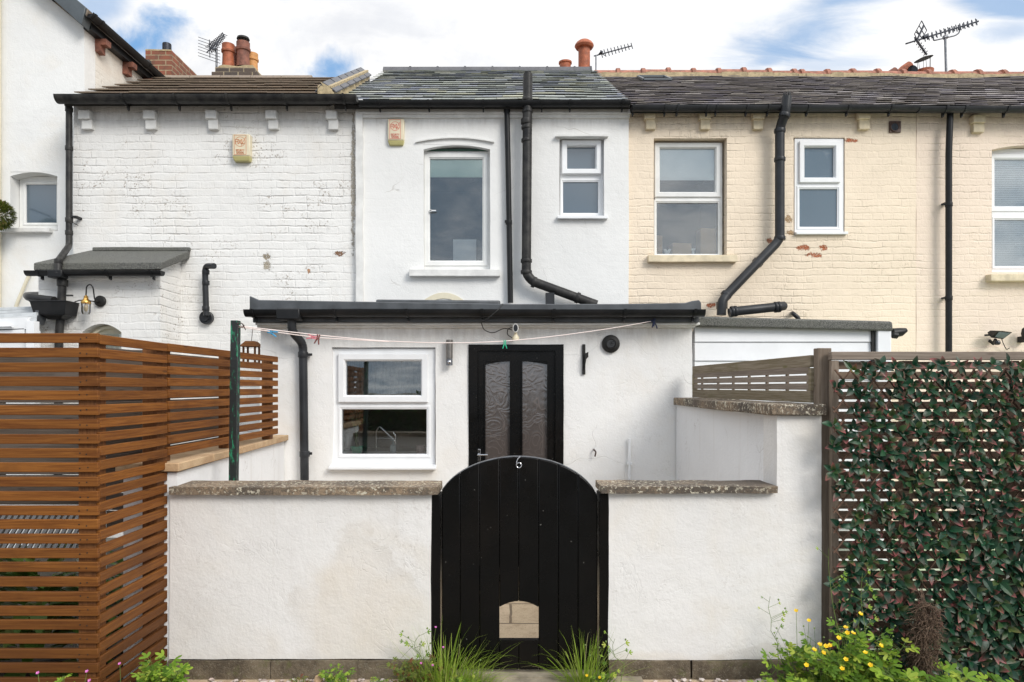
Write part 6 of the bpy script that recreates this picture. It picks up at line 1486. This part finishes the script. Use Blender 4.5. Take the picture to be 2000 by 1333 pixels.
# ------------------------------------------------------------------ weeds
def blade(m, b, d, L, w, droop):
    pts = []; cols = []; v = RND.random(); d = Vector(d).normalized(); sd = d.cross(Vector((0, 0, 1)))
    sd = sd.normalized() if sd.length > .01 else Vector((1, 0, 0)); p = Vector(b); n = 6
    for i in range(n + 1):
        t = i / n; ww = w * (1 - t ** 1.6) * .5 + .0002
        pts += [p - sd * ww, p + sd * ww]; cols += [(v, t, 0)] * 2
        d = (d + Vector((0, 0, -droop * (.3 + t)))).normalized(); p = p + d * L / n
    m.add(pts, [(2 * i, 2 * i + 1, 2 * i + 3, 2 * i + 2) for i in range(n)], cols)
def climber(px, Y, pytop, n, label):                 # one tall thin weed stem with sparse leaves
    t = thing('tall_weed', label, 'plant', (PX(px, Y), Y, 0), 'tall thin weeds'); st = MB(); m = MB(); zt = PZ(pytop, Y); p = Vector((PX(px, Y), Y, 0)); pts = [p]
    for i in range(8): pts.append(Vector((pts[0].x + RND.uniform(-.02, .02) + .03 * math.sin(i * .8), Y, zt * (i + 1) / 8)))
    st.tube(pts, [.0028 - .00022 * i for i in range(9)], 6, False)
    for k in range(n):
        u_ = RND.uniform(.35, .97); i = min(7, int(u_ * 8)); q = pts[i].lerp(pts[i + 1], u_ * 8 - i); s_ = RND.choice((-1, 1)); e = q + Vector((s_ * RND.uniform(.02, .07), RND.uniform(-.03, 0), RND.uniform(.02, .07)))
        st.tube([q, e], .001, 4, False); m.lobed(e, Vector((s_, -.3, .3)), Vector((0, -.8, .6)), RND.uniform(.012, .028) * (1.3 - u_ * .5), RND.random(), 3, 1.2)
        if RND.random() < .3: st.lathe(e + Vector((0, 0, .02)), [(.002, -.006), (.006, 0), (.002, .006)], 7)
    m.build('foliage', 'herb', t, recalc=False); st.build('stems', 'stem', t, recalc=False)
climber(1632, 3.74, 1072, 9, 'tall thin climbing weed against the timber fence post')
climber(1510, 3.82, 1165, 8, 'tall thin weed against the right end of the white wall')
climber(1688, 3.70, 1120, 8, 'thin leafy stem rising in front of the leaf screen')
climber(822, 3.80, 1240, 10, 'thin dry-headed stem at the right end of the left white wall')
climber(1206, 3.82, 1248, 7, 'small thin stem right of the right gate post')
def tuft(cx, cy, n, H, sp, label, z=.0):
    m = MB(); lean = RND.uniform(-.25, .25)
    for k in range(n):
        a = RND.uniform(0, 6.283); r = sp * RND.random() ** .7; b = Vector((cx + r * math.cos(a), cy + r * .45 * math.sin(a), z))
        o = RND.uniform(.02, 1.1) ** 1.3 * (.45 + r / sp)
        blade(m, b, (math.cos(a) * o + lean + RND.gauss(0, .15), math.sin(a) * o * .6, 1), H * (.22 + .85 * RND.random() ** 1.6), RND.uniform(.0025, .0065), RND.uniform(.0, .42))
    return tag(m.build('grass_tuft', 'grass', recalc=False), label, 'grass', 'grass tufts at the gate')
tuft(PX(872, 3.78), 3.78, 520, .38, .16, 'tall grass tuft at the foot of the left gate post')
tuft(PX(1140, 3.8), 3.8, 330, .35, .10, 'tall grass tuft at the foot of the right gate post')
tuft(PX(925, 3.72), 3.72, 280, .20, .11, 'short spreading grass in front of the black gate')
def weed(name, cx, cy, rx, ry, H, n, leafR, mat, label, cat='weed', flowers=(), fmat=None, lobes=3, fr=.014, stems=14, dead=0, base=.0):
    t = thing(name, label, cat, (cx, cy, 0), 'weeds along the wall foot'); m = MB(); st = MB(); heads = []
    for k in range(stems):
        a = RND.uniform(0, 6.283); r = RND.random() ** .6; b = Vector((cx + rx * .4 * r * math.cos(a), cy + ry * .4 * r * math.sin(a), 0))
        h = H * RND.uniform(.45, 1.0) * (1 - .35 * r); e = Vector((cx + rx * r * math.cos(a), cy + ry * r * math.sin(a), h)); mid = b.lerp(e, .5) + Vector((0, 0, h * .12))
        st.tube([b, mid, e], [.0022, .0018, .001], 5, False)
        for j in range(max(2, n // stems)):
            u_ = RND.random() ** .7; p = (b.lerp(mid, u_ * 2) if u_ < .5 else mid.lerp(e, u_ * 2 - 1)); a2 = RND.uniform(0, 6.283)
            d = Vector((math.cos(a2), math.sin(a2) * .8, RND.uniform(.0, .7))); R_ = leafR * RND.uniform(.6, 1.15); q = p + d.normalized() * R_ * RND.uniform(.3, 1.1)
            st.tube([p, q], .0009, 4, False)
            m.lobed(q, d, Vector((RND.uniform(-.3, .3), RND.uniform(-.9, -.1), 1)), R_, RND.random(), lobes, 1.25)
    for k in range(int(n * .6)):                       # low mat of leaves
        a = RND.uniform(0, 6.283); r = RND.random() ** .5; p = Vector((cx + rx * r * math.cos(a), cy + ry * r * math.sin(a), base + H * .40 * RND.random() * (1 - .6 * r)))
        a2 = RND.uniform(0, 6.283); m.lobed(p, Vector((math.cos(a2), math.sin(a2), .35)), Vector((0, RND.uniform(-.8, 0), 1)), leafR * RND.uniform(.6, 1.1), RND.random(), lobes, 1.25)
    m.build('foliage', mat, t, recalc=False)
    for (fx, fy, fz) in flowers:
        c = Vector((fx, fy, fz)); b = Vector((cx + (fx - cx) * .5, cy, 0)); st.tube([b, b.lerp(c, .55) + Vector((0, 0, .03)), c], [.002, .0015, .001], 5, False)
        f = MB(); tl = Vector((RND.uniform(-.4, .4), RND.uniform(-.9, -.3), 1)).normalized(); s1 = tl.cross(Vector((1, 0, .1))).normalized(); s2 = s1.cross(tl)
        for j in range(5): a = j * 1.2566 + RND.random() * .2; d = s1 * math.cos(a) + s2 * math.sin(a) + tl * .35; f.leaf(c, d, tl, fr, fr * .95, .5, fold=.1, curl=-.2)
        f.lathe(c + Vector((0, 0, .001)), [(fr * .25, 0), (fr * .2, fr * .25)], 8); f.build('flower', fmat, t, recalc=False)
    for k in range(dead):
        a = RND.uniform(-1, 1); b = Vector((cx + rx * a * .6, cy, H * .6)); e = b + Vector((RND.uniform(-.12, .12), 0, RND.uniform(.05, .14))); st.tube([b, e], .0008, 4, False); st.lathe(e, [(.002, -.004), (.006, 0), (.002, .005)], 7)
    st.build('stems', 'stem', t, recalc=False); return t
def fl(lst, Y): return [(PX(a, Y), Y, PZ(b, Y)) for a, b in lst]
Yw_ = 3.62
weed('buttercup', PX(1560, 3.7), 3.70, .21, .09, .42, 170, .040, 'herb', 'buttercup clump leaning on the white pier with one high yellow flower', 'plant', fl([(1555, 1194), (1580, 1213)], 3.72), 'petal_yellow', dead=6)
weed('buttercup', PX(1660, 3.62), 3.62, .34, .12, .48, 400, .048, 'herb', 'large buttercup clump with a dozen yellow flowers below the leafy screen', 'plant', fl([(1680, 1200), (1652, 1227), (1655, 1237), (1638, 1247), (1601, 1260), (1613, 1263), (1590, 1270), (1608, 1276), (1690, 1276), (1652, 1289), (1645, 1307), (1621, 1262), (1666, 1238), (1575, 1300), (1700, 1300), (1720, 1262)], 3.46), 'petal_yellow', dead=5, fr=.015, stems=24)
weed('nettle_patch', PX(1570, 3.5), 3.5, .34, .12, .20, 170, .040, 'herb', 'low bright green leaves in front of the pier foot', 'plant')
weed('ground_elder', PX(1800, 3.52), 3.52, .44, .13, .26, 330, .064, 'herb', 'broad light green leaves in front of the root clump', 'plant')
weed('ground_elder', PX(1985, 3.55), 3.55, .30, .12, .14, 120, .045, 'herb', 'low green leaves at the far right fence foot', 'plant')
weed('herb_robert', PX(820, 3.76), 3.78, .24, .08, .27, 210, .023, 'herb_red', 'reddish herb with tiny pink flowers at the left gate post', 'plant', fl([(851, 1226), (866, 1265), (845, 1300), (822, 1296)], 3.74), 'petal_pink', fr=.008, dead=5)
weed('clover_patch', PX(665, 3.8), 3.80, .15, .05, .18, 170, .020, 'herb', 'small bright green weed in the middle of the left plinth', 'plant')
weed('herb_robert', PX(910, 3.70), 3.70, .16, .06, .15, 110, .022, 'herb', 'low bright herb mixed in front of the short grass', 'plant', dead=3)
weed('clover_patch', PX(735, 3.8), 3.80, .06, .04, .10, 40, .016, 'herb', 'tiny yellow green weed between the middle weed and the gate', 'plant')
weed('clover_patch', PX(590, 3.84), 3.84, .07, .03, .07, 20, .014, 'herb_red', 'tiny red and green weed low on the left plinth', 'plant')
weed('buttercup', PX(1165, 3.78), 3.76, .12, .05, .22, 60, .024, 'herb', 'small buttercup at the right gate post with two yellow flowers', 'plant', fl([(1146, 1320), (1171, 1324)], 3.72), 'petal_yellow', fr=.010, dead=4)
weed('fence_weed', -1.82, 3.50, .14, .15, .38, 420, .042, 'herb', 'dense green weeds filling the corner between the fence and the white wall', 'plant', stems=22)
weed('fence_weed', PX(225, 3.1), 3.12, .17, .06, .40, 260, .034, 'herb', 'leafy weed with one pink flower directly in front of the fence corner', 'plant', fl([(234, 1297)], 3.05), 'petal_pink', fr=.008)
weed('fence_weed', PX(120, 3.1), 3.10, .16, .05, .47, 110, .026, 'herb', 'straggly weed with pink flowers in front of the flat face of the slatted fence', 'plant', fl([(74, 1315), (170, 1312), (175, 1330)], 3.12), 'petal_pink', fr=.009)
weed('wall_sprig', PX(530, 4.0), 4.05, .05, .03, PZ(922, 4.0), 8, .02, 'herb', 'single green sprig poking above the left wall coping', 'plant', stems=2)
# dry stems and weeds on the plinth right
m = MB()
for k in range(500):
    a, r = RND.uniform(0, 6.28), RND.random() ** .33; d = Vector((math.cos(a), math.sin(a) * .8, RND.uniform(-1, 1))).normalized()
    m.leaf(P(-4, 420, 8.15) + d * .155 * r, d, Vector((0, 0, 1)), .045, .018, RND.random())
for k in range(1500):
    d = Vector((RND.gauss(0, 1), RND.gauss(0, 1), RND.gauss(0, 1))).normalized(); m.leaf(P(-4, 420, 8.15) + d * .16 * RND.uniform(.8, 1), d + Vector((0, 0, .3)), Vector((0, 0, 1)), .04, .018, RND.random())
tp = thing('hanging_plant', 'round clipped green plant ball hanging at the left edge of the gabled house', 'plant', P(-4, 455, 8.15))
m.build('foliage', 'topiary', tp, recalc=False); m = MB(); m.tube([P(-4, 455, 8.15), P(-4, 385, 8.15)], .006, 6); m.tube([P(-4, 385, 8.15), P(-4, 385, YT)], .008, 6); m.build('hanger', 'iron', tp)
# pebbles and edging along the wall foot
m = MB()
for k in range(3400):
    x = RND.uniform(-1.72, 2.2); y = YF - .03 - RND.random() ** 1.3 * .55
    if -.60 < x < .66 and RND.random() > .08: continue
    r = RND.uniform(.006, .015) * (1.5 if RND.random() < .05 else 1); m.rnd(); i = len(m.v); q = Vector((x, y, r * .5 + (.012 if RND.random() < .4 else 0)))
    pts = []
    for (a, b, c) in ((1, 0, 0), (-1, 0, 0), (0, 1, 0), (0, -1, 0), (0, 0, 1), (0, 0, -1)): pts.append(q + Vector((a, b, c * .65)) * r * RND.uniform(.8, 1.2))
    s_ = .62
    for (a, b) in ((s_, s_), (-s_, s_), (-s_, -s_), (s_, -s_)): pts.append(q + Vector((a, b, .38)) * r * RND.uniform(.9, 1.15))
    m.add(pts, [(4, 6, 7), (4, 7, 8), (4, 8, 9), (4, 9, 6), (6, 0, 2), (6, 2, 7), (7, 2, 1), (7, 1, 8), (8, 1, 3), (8, 3, 9), (9, 3, 0), (9, 0, 6)])
tag(m.build('gravel', 'pebble', recalc=False), 'pink and white pebbles strewn along the foot of the walls', 'gravel', kind='stuff')
m = MB(); m.rough(PX(300, 3.9), PX(352, 3.9), 3.5, 3.90, -.04, .02, .06, .006, 5, 3); tag(m.build('kerb_stone', 'concrete'), 'pale broken concrete slab edge at the left wall corner', 'kerb')
m = MB(); q = P(622, 1326, 3.83); m.lathe(q - Vector((0, 0, .02)), [(.02, 0), (.028, .012), (.018, .035), (.004, .042)], 7); tag(m.build('stone', 'sandstone'), 'single larger pale pebble by the left wall foot', 'stone')

# hedge across the lane, behind the photographer, mirrored in the low windows
m = MB()
for k in range(9000):
    x = RND.uniform(-9, 9); h = 1.5 + .35 * noise.noise(Vector((x * .8, 0, 0))); z = RND.random() * h; y = -5.2 + RND.uniform(0, 1) ** 2 * -.6
    d = Vector((RND.uniform(-1, 1), RND.uniform(.2, 1), RND.uniform(-.3, 1))); m.leaf(Vector((x, y, z)), d, Vector((0, 0, 1)), .16, .08, RND.random())
hd = thing('hedge', 'green hedge across the lane mirrored in the kitchen window', 'hedge', (0, -5.4, 0)); m.build('foliage', 'hedge', hd, recalc=False)
m = MB(); m.box(-9, 9, -6.2, -5.7, 0, 1.3); m.build('trunk', 'twig', hd)
